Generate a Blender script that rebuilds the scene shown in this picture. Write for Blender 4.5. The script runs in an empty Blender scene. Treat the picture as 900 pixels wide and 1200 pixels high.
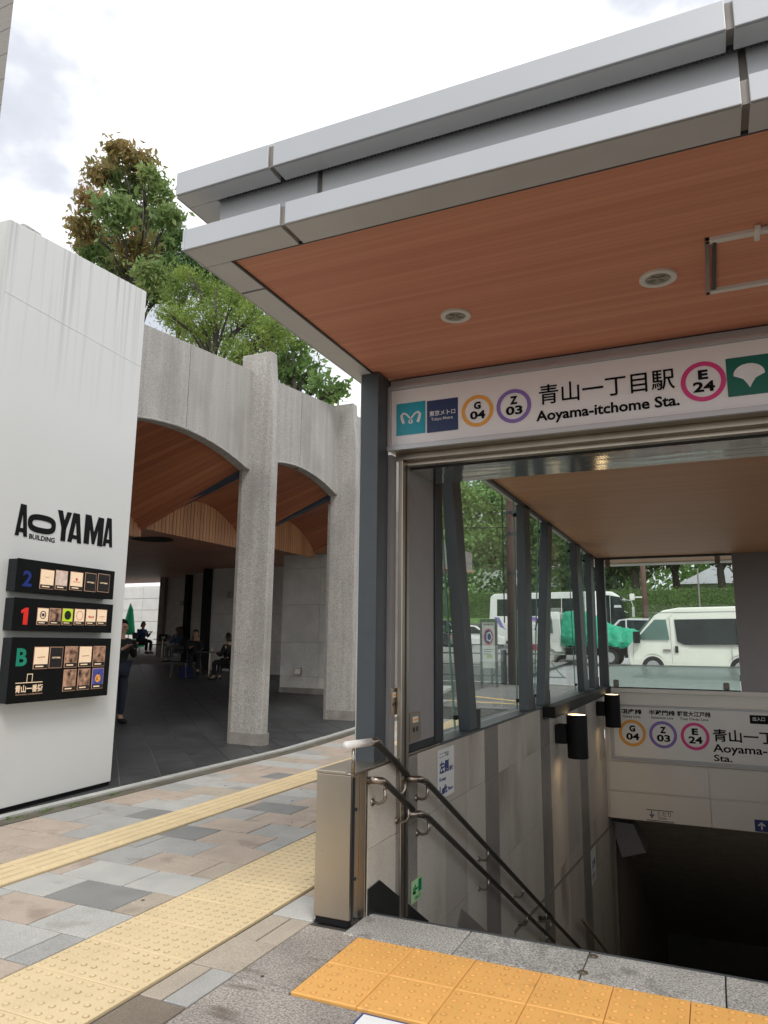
import bpy, bmesh, math, random
import numpy as np
from mathutils import Vector, Matrix
random.seed(7); RNG = np.random.default_rng(11)
S = bpy.context.scene
COL = S.collection
# ------------------------------------------------------------------ camera
YAW, PITCH, ROLL, FPX = -.422908, .179557, .010180, 847.78      # solved from the vanishing points
CAMZ = 1.42
cy, sy, cp, sp, cr, sr = math.cos(YAW), math.sin(YAW), math.cos(PITCH), math.sin(PITCH), math.cos(ROLL), math.sin(ROLL)
_f = Vector((sy*cp, cy*cp, sp)); _r0 = Vector((cy, -sy, 0)); _u0 = _r0.cross(_f)
_r = _r0*cr + _u0*sr; _u = -_r0*sr + _u0*cr
cam_d = bpy.data.cameras.new('camera'); cam = bpy.data.objects.new('camera', cam_d); COL.objects.link(cam)
cam.matrix_world = Matrix(((_r.x, _u.x, -_f.x, 0), (_r.y, _u.y, -_f.y, 0), (_r.z, _u.z, -_f.z, CAMZ), (0, 0, 0, 1)))
cam_d.sensor_fit = 'HORIZONTAL'; cam_d.sensor_width = 36; cam_d.lens = FPX/900*36
cam_d.clip_start = .05; cam_d.clip_end = 2000
S.camera = cam
S.render.resolution_x = 768; S.render.resolution_y = 1024
CP = Vector((0, 0, CAMZ))
def ray(u, v): return _r*((u-450)/FPX) - _u*((v-600)/FPX) + _f
def at(u, v, x=None, y=None, z=None):
    d = ray(u, v)
    t = x/d.x if x is not None else y/d.y if y is not None else (z-CAMZ)/d.z
    return CP + d*t
def hit(u, v, p, n):
    d = ray(u, v); return CP + d*((p-CP).dot(n)/d.dot(n))
# ------------------------------------------------------------------ sky, sun, exposure
SUN_EL, SUN_ROT = math.radians(52), math.radians(140)          # sun behind the camera to the right, veiled by cloud
W = bpy.data.worlds.new('World'); S.world = W; W.use_nodes = True
nt = W.node_tree; nt.nodes.clear()
def N(t, ty, **kw):
    n = t.nodes.new(ty)
    for k, v in kw.items(): setattr(n, k, v)
    return n
sky = N(nt, 'ShaderNodeTexSky', sky_type='NISHITA', sun_disc=False, sun_elevation=SUN_EL, sun_rotation=SUN_ROT)
sc = N(nt, 'ShaderNodeVectorMath', operation='SCALE'); sc.inputs['Scale'].default_value = .09
nt.links.new(sky.outputs[0], sc.inputs[0])
tc = N(nt, 'ShaderNodeTexCoord'); mp = N(nt, 'ShaderNodeMapping'); mp.inputs['Scale'].default_value = (1.6, 1.6, 2.6); mp.inputs['Location'].default_value = (.35, .1, .2)
nz = N(nt, 'ShaderNodeTexNoise'); nz.inputs['Scale'].default_value = 1.5; nz.inputs['Detail'].default_value = 6; nz.inputs['Roughness'].default_value = .52
nt.links.new(tc.outputs['Generated'], mp.inputs[0]); nt.links.new(mp.outputs[0], nz.inputs[0])
cr1 = N(nt, 'ShaderNodeValToRGB'); e = cr1.color_ramp.elements
e[0].position = .30; e[0].color = (.40, .42, .48, 1); e[1].position = .53; e[1].color = (1.15, 1.145, 1.13, 1)
e2 = cr1.color_ramp.elements.new(.43); e2.color = (.60, .62, .67, 1)
nt.links.new(nz.outputs[0], cr1.inputs[0])
mx = N(nt, 'ShaderNodeMix', data_type='RGBA'); mx.inputs[0].default_value = .88
nt.links.new(sc.outputs[0], mx.inputs[6]); nt.links.new(cr1.outputs[0], mx.inputs[7])
bg = N(nt, 'ShaderNodeBackground'); bg.inputs[1].default_value = 1.0
nt.links.new(mx.outputs[2], bg.inputs[0]); wo = N(nt, 'ShaderNodeOutputWorld'); nt.links.new(bg.outputs[0], wo.inputs[0])
sl = bpy.data.lights.new('sun', 'SUN'); sl.energy = 1.0; sl.angle = math.radians(14); sl.color = (1, .965, .91)
so = bpy.data.objects.new('sun', sl); COL.objects.link(so); so.location = (0, 0, 30)
sd = Vector((math.sin(SUN_ROT)*math.cos(SUN_EL), math.cos(SUN_ROT)*math.cos(SUN_EL), math.sin(SUN_EL)))
so.rotation_euler = sd.to_track_quat('Z', 'Y').to_euler()
S.view_settings.view_transform = 'Standard'; S.view_settings.look = 'None'; S.view_settings.exposure = .6; S.view_settings.gamma = 1
# ------------------------------------------------------------------ materials
MATS = {}
def lin(r, g, b):
    f = lambda c: c/12.92 if c <= .04045 else ((c+.055)/1.055)**2.4
    return (f(r/255), f(g/255), f(b/255))
def mat(name, col, rough=.6, metal=0, var=.12, scale=6, stretch=(1, 1, 1), bump=0, bscale=80, speck=0, spscale=120, emit=0, spec=.5, rvar=0, island=0, coat=0, stain=None, detail=4, dist=.01, zmask=None):
    """procedural: base colour x two noises (+ speckle), optional bump, stains, per-island tint"""
    m = bpy.data.materials.new(name); m.use_nodes = True; t = m.node_tree; b = t.nodes['Principled BSDF']; L = t.links.new
    tcn = N(t, 'ShaderNodeTexCoord'); mpn = N(t, 'ShaderNodeMapping'); mpn.inputs['Scale'].default_value = stretch
    oi = N(t, 'ShaderNodeObjectInfo'); ofs = N(t, 'ShaderNodeMath', operation='MULTIPLY'); L(oi.outputs['Random'], ofs.inputs[0]); ofs.inputs[1].default_value = 40
    va = N(t, 'ShaderNodeVectorMath', operation='ADD'); L(tcn.outputs['Object'], va.inputs[0]); L(ofs.outputs[0], va.inputs[1]); OC = va.outputs[0]
    L(OC, mpn.inputs[0])
    n1 = N(t, 'ShaderNodeTexNoise'); n1.inputs['Scale'].default_value = scale; n1.inputs['Detail'].default_value = detail; L(mpn.outputs[0], n1.inputs[0])
    mr = N(t, 'ShaderNodeMapRange'); mr.inputs[1].default_value = .3; mr.inputs[2].default_value = .7; mr.inputs[3].default_value = 1-var; mr.inputs[4].default_value = 1+var
    L(n1.outputs[0], mr.inputs[0]); val = mr.outputs[0]
    def mul(a, bb):
        q = N(t, 'ShaderNodeMath', operation='MULTIPLY'); L(a, q.inputs[0]); L(bb, q.inputs[1]); return q.outputs[0]
    if speck:
        n2 = N(t, 'ShaderNodeTexNoise'); n2.inputs['Scale'].default_value = spscale; n2.inputs['Detail'].default_value = 2; L(OC, n2.inputs[0])
        m2 = N(t, 'ShaderNodeMapRange'); m2.inputs[1].default_value = .3; m2.inputs[2].default_value = .7; m2.inputs[3].default_value = 1-speck; m2.inputs[4].default_value = 1+speck
        L(n2.outputs[0], m2.inputs[0]); val = mul(val, m2.outputs[0])
    if island:
        gi = N(t, 'ShaderNodeNewGeometry'); m3 = N(t, 'ShaderNodeMapRange'); m3.inputs[3].default_value = 1-island; m3.inputs[4].default_value = 1+island
        L(gi.outputs['Random Per Island'], m3.inputs[0]); val = mul(val, m3.outputs[0])
    vm = N(t, 'ShaderNodeVectorMath', operation='SCALE'); vm.inputs[0].default_value = col[:3]; L(val, vm.inputs['Scale']); out = vm.outputs[0]
    if stain:
        (scol, sscale, sstr, lo, hi) = stain
        mp2 = N(t, 'ShaderNodeMapping'); mp2.inputs['Scale'].default_value = sstr; L(OC, mp2.inputs[0])
        n4 = N(t, 'ShaderNodeTexNoise'); n4.inputs['Scale'].default_value = sscale; n4.inputs['Detail'].default_value = 5; L(mp2.outputs[0], n4.inputs[0])
        m4 = N(t, 'ShaderNodeMapRange'); m4.inputs[1].default_value = lo; m4.inputs[2].default_value = hi; L(n4.outputs[0], m4.inputs[0])
        sfac = m4.outputs[0]
        if zmask:
            sp_ = N(t, 'ShaderNodeSeparateXYZ'); L(tcn.outputs['Object'], sp_.inputs[0]); mz = N(t, 'ShaderNodeMapRange'); mz.inputs[1].default_value, mz.inputs[2].default_value, mz.inputs[3].default_value, mz.inputs[4].default_value = zmask; L(sp_.outputs[2], mz.inputs[0]); sfac = mul(sfac, mz.outputs[0])
        mxx = N(t, 'ShaderNodeMix', data_type='RGBA'); L(sfac, mxx.inputs[0]); L(out, mxx.inputs[6]); mxx.inputs[7].default_value = (*scol, 1); out = mxx.outputs[2]
    L(out, b.inputs['Base Color'])
    b.inputs['Roughness'].default_value = rough; b.inputs['Metallic'].default_value = metal; b.inputs['Specular IOR Level'].default_value = spec
    if coat: b.inputs['Coat Weight'].default_value = coat
    if rvar:
        m5 = N(t, 'ShaderNodeMapRange'); m5.inputs[3].default_value = rough-rvar; m5.inputs[4].default_value = rough+rvar; L(n1.outputs[0], m5.inputs[0]); L(m5.outputs[0], b.inputs['Roughness'])
    if bump:
        nb = N(t, 'ShaderNodeTexNoise'); nb.inputs['Scale'].default_value = bscale; nb.inputs['Detail'].default_value = 3; L(mpn.outputs[0] if stretch != (1, 1, 1) else tcn.outputs['Object'], nb.inputs[0])
        bp = N(t, 'ShaderNodeBump'); bp.inputs['Strength'].default_value = bump; bp.inputs['Distance'].default_value = dist; L(nb.outputs[0], bp.inputs['Height']); L(bp.outputs[0], b.inputs['Normal'])
    if emit:
        L(out, b.inputs['Emission Color']); b.inputs['Emission Strength'].default_value = emit
    MATS[name] = m; return m
def leafmat(name, c1, c2, c3=None, trans=.45):
    m = bpy.data.materials.new(name); m.use_nodes = True; t = m.node_tree; b = t.nodes['Principled BSDF']; L = t.links.new
    gi = N(t, 'ShaderNodeNewGeometry'); r = N(t, 'ShaderNodeValToRGB'); el = r.color_ramp.elements
    el[0].color = (*c1, 1); el[1].color = (*c2, 1)
    if c3: q = el.new(.8); q.color = (*c2, 1); el[-1].color = (*c3, 1)
    tcn = N(t, 'ShaderNodeTexCoord'); n = N(t, 'ShaderNodeTexNoise'); n.inputs['Scale'].default_value = .9; n.inputs['Detail'].default_value = 3; L(tcn.outputs['Object'], n.inputs[0])
    a = N(t, 'ShaderNodeMath', operation='MULTIPLY_ADD'); L(gi.outputs['Random Per Island'], a.inputs[0]); a.inputs[1].default_value = .55
    ms = N(t, 'ShaderNodeMapRange'); ms.inputs[1].default_value = .35; ms.inputs[2].default_value = .65; ms.inputs[3].default_value = 0; ms.inputs[4].default_value = .45; L(n.outputs[0], ms.inputs[0]); L(ms.outputs[0], a.inputs[2])
    L(a.outputs[0], r.inputs[0]); L(r.outputs[0], b.inputs['Base Color']); b.inputs['Roughness'].default_value = .5; b.inputs['Specular IOR Level'].default_value = .35
    tr = N(t, 'ShaderNodeBsdfTranslucent'); L(r.outputs[0], tr.inputs[0]); mxs = N(t, 'ShaderNodeMixShader'); mxs.inputs[0].default_value = trans
    o = t.nodes['Material Output']; L(b.outputs[0], mxs.inputs[1]); L(tr.outputs[0], mxs.inputs[2]); L(mxs.outputs[0], o.inputs[0])
    MATS[name] = m; return m
def glassmat(name, tint, refl=1.0, rough=0.0, milky=0.0, milkcol=(.7, .78, .75), through=False):
    m = bpy.data.materials.new(name); m.use_nodes = True; t = m.node_tree; t.nodes.clear(); L = t.links.new
    o = N(t, 'ShaderNodeOutputMaterial'); tr = N(t, 'ShaderNodeBsdfTransparent'); tr.inputs[0].default_value = (*tint, 1)
    gl = N(t, 'ShaderNodeBsdfGlossy'); gl.inputs['Roughness'].default_value = rough; fr = N(t, 'ShaderNodeFresnel'); fr.inputs[0].default_value = 1.45
    mu = N(t, 'ShaderNodeMath', operation='MULTIPLY'); L(fr.outputs[0], mu.inputs[0]); mu.inputs[1].default_value = refl
    a = N(t, 'ShaderNodeMixShader'); L(mu.outputs[0], a.inputs[0])
    if milky:
        di = N(t, 'ShaderNodeBsdfTranslucent' if through else 'ShaderNodeBsdfDiffuse'); di.inputs[0].default_value = (*milkcol, 1); a2 = N(t, 'ShaderNodeMixShader'); a2.inputs[0].default_value = milky
        nn = N(t, 'ShaderNodeTexNoise'); nn.inputs['Scale'].default_value = 2.5; tcn = N(t, 'ShaderNodeTexCoord'); L(tcn.outputs['Object'], nn.inputs[0])
        mm = N(t, 'ShaderNodeMapRange'); mm.inputs[3].default_value = milky*.4; mm.inputs[4].default_value = min(1, milky*1.6); L(nn.outputs[0], mm.inputs[0]); L(mm.outputs[0], a2.inputs[0])
        L(tr.outputs[0], a2.inputs[1]); L(di.outputs[0], a2.inputs[2]); L(a2.outputs[0], a.inputs[1])
    else: L(tr.outputs[0], a.inputs[1])
    L(gl.outputs[0], a.inputs[2]); L(a.outputs[0], o.inputs[0]); MATS[name] = m; return m
# stone, paving
mat('grout', (.06, .056, .05), .9, var=.2, scale=20)
PAV = {'grey': (.385, .38, .36), 'lgrey': (.46, .455, .425), 'tan': (.46, .38, .31), 'dark': (.25, .25, .24), 'beige': (.43, .37, .295), 'brown': (.20, .165, .125)}
for k, c in PAV.items(): mat('paver_'+k, c, .82, var=.09, scale=5, speck=.26, spscale=210, bump=.25, bscale=160, dist=.003, stain=((c[0]*.55, c[1]*.52, c[2]*.48), 3.2, (1, 1, 1), .60, .80))
mat('tactile_pale', (.73, .58, .345), .62, var=.06, scale=4, speck=.05, bump=.08, bscale=200, stain=((.46, .34, .17), 6.5, (1, 1, 1), .66, .78))
mat('tactile_pale_shade', (.52, .39, .22), .8, var=.25, scale=9)  # shade round the raised dots, painted as a darker tile colour
mat('tactile_orange_shade', (.66, .33, .09), .7, var=.2, scale=9)  # orange counterpart of the painted dot shade
mat('tactile_orange', (.83, .44, .125), .55, var=.06, scale=5, speck=.04, stain=((.45, .24, .09), 6, (1, 1, 1), .66, .78))
mat('granite', (.36, .35, .325), .75, var=.14, scale=3, speck=.6, spscale=115, bump=.2, bscale=110, dist=.003, stain=((.13, .125, .11), 5, (1, 1, 1), .58, .72))
mat('slab_brown', (.31, .28, .25), .8, var=.2, scale=3, speck=.5, spscale=110, bump=.2, bscale=120, dist=.003, stain=((.13, .10, .075), 2.6, (1.2, 3.5, 1), .56, .72))
mat('kerb_pale', (.47, .47, .44), .85, var=.12, scale=5, speck=.15)
mat('drain_strip', (.13, .115, .085), .9, var=.25, scale=6, speck=.25, stretch=(1, .5, 1))
mat('asphalt', (.19, .188, .18), .9, var=.15, scale=1.5, speck=.3, spscale=90)
mat('road', (.36, .365, .365), .88, var=.12, scale=.6, speck=.15, spscale=60)
mat('plaza_tile', (.055, .058, .06), .5, var=.2, scale=3, speck=.2, rvar=.1)
mat('plaza_joint', (.24, .235, .22), .9)
mat('soil', (.07, .055, .04), .95)
mat('concrete', (.385, .365, .34), .95, var=.13, scale=4.5, stretch=(2.2, 2.2, .12), speck=.38, spscale=85, bump=.35, bscale=60, dist=.01, detail=6, stain=((.23, .215, .20), 1.1, (1, 1, .8), .50, .85))
mat('concrete_dark', (.27, .25, .225), .95, var=.2, scale=5, speck=.3, bump=.6, bscale=60)
mat('white_render', (.68, .685, .665), .75, var=.018, scale=1.2, stretch=(1, 1, .15), bump=.05, bscale=90, stain=((.30, .30, .28), 2.4, (1, 6.5, .13), .50, .80), zmask=(3.6, 5.15, .0, .85))
mat('stone_wall', (.63, .615, .57), .85, var=.1, scale=3, speck=.25, spscale=90, bump=.3, bscale=60)
mat('stone_far', (.62, .61, .58), .8, var=.08, scale=2, speck=.1)
mat('beige_stone', (.53, .495, .43), .45, var=.09, scale=2.5, stretch=(1, 1, .35), speck=.12, spscale=110, stain=((.30, .26, .21), 1.6, (1, 1, .5), .55, .75))
mat('beige_stone_warm', (.455, .415, .36), .45, var=.09, scale=2.5, stretch=(1, 1, .35), speck=.12, spscale=110)
mat('grey_stone', (.235, .22, .198), .45, var=.1, scale=4, speck=.2, spscale=120)
mat('black_granite', (.018, .02, .02), .25, var=.3, scale=60, speck=.5)
mat('stair_stone', (.22, .21, .19), .7, var=.1, speck=.2)
mat('passage_dark', (.45, .38, .29), .8, var=.15)
mat('passage_ceiling', (.72, .66, .56), .8, var=.1)
mat('back_panel', (.84, .80, .73), .4, var=.03, scale=2)
mat('silver_panel', (.51, .522, .535), .38, metal=.35, var=.03, scale=1.2, rvar=.04)
mat('fascia_under', (.68, .69, .69), .45, metal=.2, var=.03)
mat('grey_panel', (.28, .27, .27), .45, metal=.15, var=.04)
mat('steel_post', (.075, .087, .096), .45, metal=.2, var=.06, scale=8)
mat('beam_blue', (.035, .05, .075), .5)
mat('steel_dark', (.035, .042, .05), .4, metal=.4, var=.1)
mat('black_metal', (.008, .008, .008), .6, spec=.25, var=.1)
mat('stainless', (.50, .445, .37), .36, metal=1, var=.07, scale=3, stretch=(1, 1, .3), rvar=.08, stain=((.33, .28, .22), 3, (1, 1, .6), .58, .8))
mat('stainless_mirror', (.80, .78, .73), .10, metal=1, var=.05, scale=2, stretch=(.6, 3, 1), bump=.25, bscale=1.6, dist=.02)
mat('rail_steel', (.38, .34, .29), .32, metal=1, var=.06)
mat('rail_dark', (.055, .052, .046), .4, metal=.3, var=.1)
mat('rail_white', (.82, .81, .78), .35, var=.05)
mat('gap_bronze', (.26, .235, .21), .6, metal=.2, var=.15, scale=12)
mat('white_plastic', (.80, .79, .74), .4, var=.02)
mat('lens_grey', (.34, .33, .29), .35, var=.25, scale=40)
mat('sign_face', (.92, .92, .92), .28, var=.012, coat=.3)
mat('sign_face_dim', (.86, .85, .81), .35, var=.015)
mat('ink', (.006, .006, .007), .65, spec=.15); mat('ink_blue', (.03, .05, .2), .5); mat('white_ink', (.85, .86, .86), .4)
mat('teal', (.0, .36, .47), .35, var=.02); mat('navy', (.018, .045, .14), .35, var=.02)
mat('orange_ring', (.90, .42, .07), .35, var=.01); mat('purple_ring', (.27, .17, .52), .35, var=.01); mat('magenta_ring', (.76, .05, .25), .35, var=.01)
mat('toei_green', (.0, .15, .105), .35, var=.02)
mat('board_black', (.004, .0045, .005), .5, spec=.15, var=.2, scale=6); mat('board_side', (.018, .02, .022), .6, spec=.2, var=.1)
mat('num_blue', (.008, .03, .20), .4); mat('num_red', (.85, .03, .02), .4); mat('num_green', (.01, .28, .17), .4)
mat('card_cream', (.9, .68, .46), .4, var=.05, scale=20, emit=.18); mat('card_rim', (.55, .33, .22), .4, emit=.1); mat('card_dark', (.02, .018, .018), .3)
mat('card_photo', (.30, .17, .11), .4, var=.95, scale=17, detail=2, emit=.12); mat('card_sunset', (.65, .50, .42), .4, var=.3, scale=18, emit=.15)
mat('card_lime', (.50, .72, .02), .4, emit=.15); mat('card_redprint', (.75, .1, .06), .4); mat('card_blue', (.06, .07, .30), .4, var=.4, scale=30, emit=.12); mat('card_globe', (.7, .3, .05), .4, var=.8, scale=60, emit=.1)
mat('photolum', (.42, .66, .34), .4); mat('exit_green', (.0, .22, .10), .4)
mat('sheet_white', (.72, .74, .72), .5, var=.02)
mat('warm_glow', (1, .72, .38), .5, emit=5)
# vegetation
leafmat('leaf_olive', (.15, .24, .08), (.28, .38, .13), (.48, .40, .17), .5)
leafmat('leaf_rust', (.20, .22, .07), (.42, .29, .12), (.60, .30, .14), .5)
leafmat('leaf_bright', (0.121, 0.198, 0.039), (0.308, 0.418, 0.099), (0.550, 0.572, 0.154), .5)
leafmat('leaf_mid', (0.091, 0.169, 0.058), (0.221, 0.351, 0.104), (0.390, 0.481, 0.156), .5)
leafmat('leaf_dark', (.04, .085, .03), (.10, .19, .055), (.20, .30, .09), .3)
leafmat('leaf_light', (0.180, 0.312, 0.108), (0.384, 0.576, 0.216), (0.576, 0.744, 0.336), .4)
mat('bark', (.06, .05, .042), .95, var=.3, scale=8, stretch=(1, 1, .2), bump=.5, bscale=20)
mat('grass', (.10, .19, .04), .95, var=.35, scale=2.5, speck=.3, spscale=40)
mat('hedge_green', (.07, .125, .03), .95, var=.5, scale=5, speck=.6, spscale=14, bump=1, bscale=12, dist=.1)
mat('rubble', (.13, .12, .10), .95, var=.3, scale=3, speck=.3, spscale=8)
mat('roof_tile', (.36, .37, .39), .6, var=.08, scale=1, stretch=(6, 1, 1))
# vehicles
mat('paint_white', (.80, .82, .78), .25, var=.02, coat=.5); mat('paint_cream', (.78, .80, .70), .22, var=.02, coat=.5); mat('paint_black', (.02, .02, .025), .2, coat=.6); mat('paint_silver', (.5, .52, .54), .28, metal=.5, coat=.5)
mat('car_glass', (.010, .018, .018), .08, var=.6, scale=1.2, spec=.14); mat('car_glass_green', (.07, .15, .125), .1, var=.2, scale=1.5, spec=.3)
mat('tyre', (.02, .02, .02), .85); mat('rim', (.45, .46, .47), .35, metal=.6, var=.2, scale=12)
mat('lamp_red', (.6, .02, .02), .3); mat('lamp_clear', (.7, .72, .72), .15); mat('lamp_amber', (.8, .3, .03), .3)
mat('tarp', (.0, .36, .20), .5, var=.2, scale=3, bump=1.0, bscale=3.5, dist=.12)
mat('bus_purple', (.19, .12, .45), .4); mat('bus_stripe', (.45, .22, .5), .4); mat('bumper_red', (.35, .03, .06), .5)
mat('pole_brown', (.115, .06, .045), .7, var=.2, scale=4, stretch=(1, 1, .4)); mat('guard_green', (.09, .14, .13), .5)
mat('yellow_paint', (.72, .52, .20), .8, var=.25, scale=8); mat('map_red', (.6, .2, .2), .6); mat('map_pale', (.55, .60, .55), .6, var=.12, scale=9); mat('map_green', (.3, .45, .1), .6)
# people
mat('skin', (.50, .30, .20), .55, var=.05); mat('hair', (.015, .012, .01), .45); mat('hair_brown', (.07, .03, .018), .5)
for n, c in {'cloth_black': (.012, .012, .014), 'cloth_navy': (.015, .02, .035), 'cloth_blue': (.02, .06, .14), 'cloth_denim': (.05, .10, .17), 'cloth_white': (.62, .60, .58), 'cloth_grey': (.11, .11, .12), 'cloth_plaid': (.22, .16, .15), 'bag_blue': (.006, .012, .06), 'umbrella_green': (.0, .22, .09)}.items(): mat(n, c, .85, var=.15, scale=25)
# wood soffits: narrow strips along one axis, each strip its own tone
def woodmat(name, c1, c2, axis, pitch, seam=.25, rough=.55):
    m = bpy.data.materials.new(name); m.use_nodes = True; t = m.node_tree; b = t.nodes['Principled BSDF']; L = t.links.new
    tcn = N(t, 'ShaderNodeTexCoord'); s = N(t, 'ShaderNodeSeparateXYZ'); L(tcn.outputs['Object'], s.inputs[0])
    d = N(t, 'ShaderNodeMath', operation='DIVIDE'); L(s.outputs[axis], d.inputs[0]); d.inputs[1].default_value = pitch
    fl = N(t, 'ShaderNodeMath', operation='FLOOR'); L(d.outputs[0], fl.inputs[0]); wn = N(t, 'ShaderNodeTexWhiteNoise', noise_dimensions='1D'); L(fl.outputs[0], wn.inputs['W'])
    st = [1.2, 1.2, 1.2]; st[axis] = 45; mpn = N(t, 'ShaderNodeMapping'); mpn.inputs['Scale'].default_value = st; L(tcn.outputs['Object'], mpn.inputs[0])
    gn = N(t, 'ShaderNodeTexNoise'); gn.inputs['Scale'].default_value = 1; gn.inputs['Detail'].default_value = 5; L(mpn.outputs[0], gn.inputs[0])
    a = N(t, 'ShaderNodeMath', operation='MULTIPLY_ADD'); L(wn.outputs[0], a.inputs[0]); a.inputs[1].default_value = .45
    g2 = N(t, 'ShaderNodeMath', operation='MULTIPLY'); L(gn.outputs[0], g2.inputs[0]); g2.inputs[1].default_value = .55; L(g2.outputs[0], a.inputs[2])
    r = N(t, 'ShaderNodeValToRGB'); r.color_ramp.elements[0].color = (*c1, 1); r.color_ramp.elements[0].position = .15; r.color_ramp.elements[1].color = (*c2, 1); r.color_ramp.elements[1].position = .85; L(a.outputs[0], r.inputs[0])
    fr = N(t, 'ShaderNodeMath', operation='FRACT'); L(d.outputs[0], fr.inputs[0]); cm = N(t, 'ShaderNodeMath', operation='LESS_THAN'); L(fr.outputs[0], cm.inputs[0]); cm.inputs[1].default_value = .07
    k = N(t, 'ShaderNodeMath', operation='MULTIPLY'); L(cm.outputs[0], k.inputs[0]); k.inputs[1].default_value = seam
    mxx = N(t, 'ShaderNodeMix', data_type='RGBA'); L(k.outputs[0], mxx.inputs[0]); L(r.outputs[0], mxx.inputs[6]); mxx.inputs[7].default_value = (c1[0]*.4, c1[1]*.4, c1[2]*.4, 1)
    L(mxx.outputs[2], b.inputs['Base Color']); b.inputs['Roughness'].default_value = rough
    MATS[name] = m; return m
woodmat('soffit_wood', (.66, .265, .165), (.80, .375, .235), 1, .034, .30)
woodmat('inner_wood', (.78, .42, .23), (.88, .52, .31), 1, .04, .12, .5)
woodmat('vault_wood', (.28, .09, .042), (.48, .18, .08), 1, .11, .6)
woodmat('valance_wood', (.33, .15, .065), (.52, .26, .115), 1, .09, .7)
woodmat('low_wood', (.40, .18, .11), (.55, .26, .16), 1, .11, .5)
# ------------------------------------------------------------------ mesh helpers
class MB:
    def __init__(s): s.v = []; s.f = []; s.m = []; s.cur = 0; s.mats = []
    def use(s, mname):
        if mname not in s.mats: s.mats.append(mname)
        s.cur = s.mats.index(mname); return s
    def add(s, vs, fs):
        b = len(s.v); s.v += [tuple(v) for v in vs]; s.f += [tuple(i+b for i in f) for f in fs]; s.m += [s.cur]*len(fs); return s
    def box(s, x0, x1, y0, y1, z0, z1):
        return s.add([(x0, y0, z0), (x1, y0, z0), (x1, y1, z0), (x0, y1, z0), (x0, y0, z1), (x1, y0, z1), (x1, y1, z1), (x0, y1, z1)],
                     [(0, 3, 2, 1), (4, 5, 6, 7), (0, 1, 5, 4), (1, 2, 6, 5), (2, 3, 7, 6), (3, 0, 4, 7)])
    def hexa(s, p): return s.add(p, [(0, 3, 2, 1), (4, 5, 6, 7), (0, 1, 5, 4), (1, 2, 6, 5), (2, 3, 7, 6), (3, 0, 4, 7)])
    def prism(s, pts, d):
        """closed 3-D polygon extruded by vector d"""
        n = len(pts); a = [Vector(p) for p in pts]; d = Vector(d)
        return s.add(a+[p+d for p in a], [tuple(range(n))[::-1], tuple(range(n, 2*n))]+[(i, (i+1) % n, n+(i+1) % n, n+i) for i in range(n)])
    def tube(s, pts, r, n=10, caps=True):
        pts = [Vector(p) for p in pts]; rs = r if isinstance(r, (list, tuple)) else [r]*len(pts); rings = []; b = len(s.v); prev = None
        for i, p in enumerate(pts):
            t = (pts[min(i+1, len(pts)-1)]-pts[max(i-1, 0)]).normalized()
            if prev is None: a = t.orthogonal().normalized()
            else: a = (prev-t*prev.dot(t)).normalized()
            prev = a; c = t.cross(a)
            rings.append([p+(a*math.cos(2*math.pi*k/n)+c*math.sin(2*math.pi*k/n))*rs[i] for k in range(n)])
        vs = [v for g in rings for v in g]; fs = []
        for i in range(len(pts)-1):
            for k in range(n): fs.append((i*n+k, i*n+(k+1) % n, (i+1)*n+(k+1) % n, (i+1)*n+k))
        if caps: fs += [tuple(range(n))[::-1], tuple(range((len(pts)-1)*n, len(pts)*n))]
        return s.add(vs, fs)
    def disc(s, c, u, v, r, n=32, d=None, r2=None):
        """disc or ring spanned by unit vectors u, v, extruded by d"""
        c, u, v = Vector(c), Vector(u), Vector(v); d = Vector(d) if d is not None else Vector((0, 0, 0))
        o = [c+(u*math.cos(2*math.pi*k/n)+v*math.sin(2*math.pi*k/n))*r+d for k in range(n)]
        if r2 is None:
            base = [p-d for p in o]
            return s.add(o+base, [tuple(range(n))]+[(k, n+k, n+(k+1) % n, (k+1) % n) for k in range(n)])
        i_ = [c+(u*math.cos(2*math.pi*k/n)+v*math.sin(2*math.pi*k/n))*r2+d for k in range(n)]
        vs = o+i_+[p-d for p in o]+[p-d for p in i_]
        fs = []
        for k in range(n):
            q = (k+1) % n; fs += [(k, q, n+q, n+k), (k, 2*n+k, 2*n+q, q), (n+k, n+q, 3*n+q, 3*n+k)]
        return s.add(vs, fs)
    def mesh(s, name, mname=None, smooth=False):
        me = bpy.data.meshes.new(name); me.from_pydata(s.v, [], s.f)
        if mname: me.materials.append(MATS[mname])
        else:
            for q in s.mats: me.materials.append(MATS[q])
            me.polygons.foreach_set('material_index', s.m)
        if smooth: me.polygons.foreach_set('use_smooth', [True]*len(me.polygons))
        bm = bmesh.new(); bm.from_mesh(me); bmesh.ops.recalc_face_normals(bm, faces=bm.faces); bm.to_mesh(me); bm.free()
        return me
    def build(s, name, mname=None, parent=None, smooth=False, bevel=0, label=None, segs=2):
        o = bpy.data.objects.new(name, s.mesh(name, mname, smooth)); link(o, parent)
        if bevel:
            bv = o.modifiers.new('bevel', 'BEVEL'); bv.width = bevel; bv.segments = segs; bv.limit_method = 'ANGLE'; bv.angle_limit = math.radians(40)
        if label: o['label'] = label
        return o
def link(o, parent=None):
    COL.objects.link(o)
    if parent is not None:
        o.parent = parent
        if parent.type == 'EMPTY': o.matrix_parent_inverse = Matrix.Translation(-parent.location)
def thing(name, label, cat, loc=(0, 0, 0), group=None):
    o = bpy.data.objects.new(name, None); COL.objects.link(o); o.location = loc; o.empty_display_size = .2; o['label'] = label; o['category'] = cat
    if group: o['group'] = group
    return o
def tag(o, label, cat, group=None):
    o['label'] = label; o['category'] = cat
    if group: o['group'] = group
    return o
def struct(o): o['kind'] = 'structure'; return o
def stuff(o): o['kind'] = 'stuff'; return o
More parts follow.
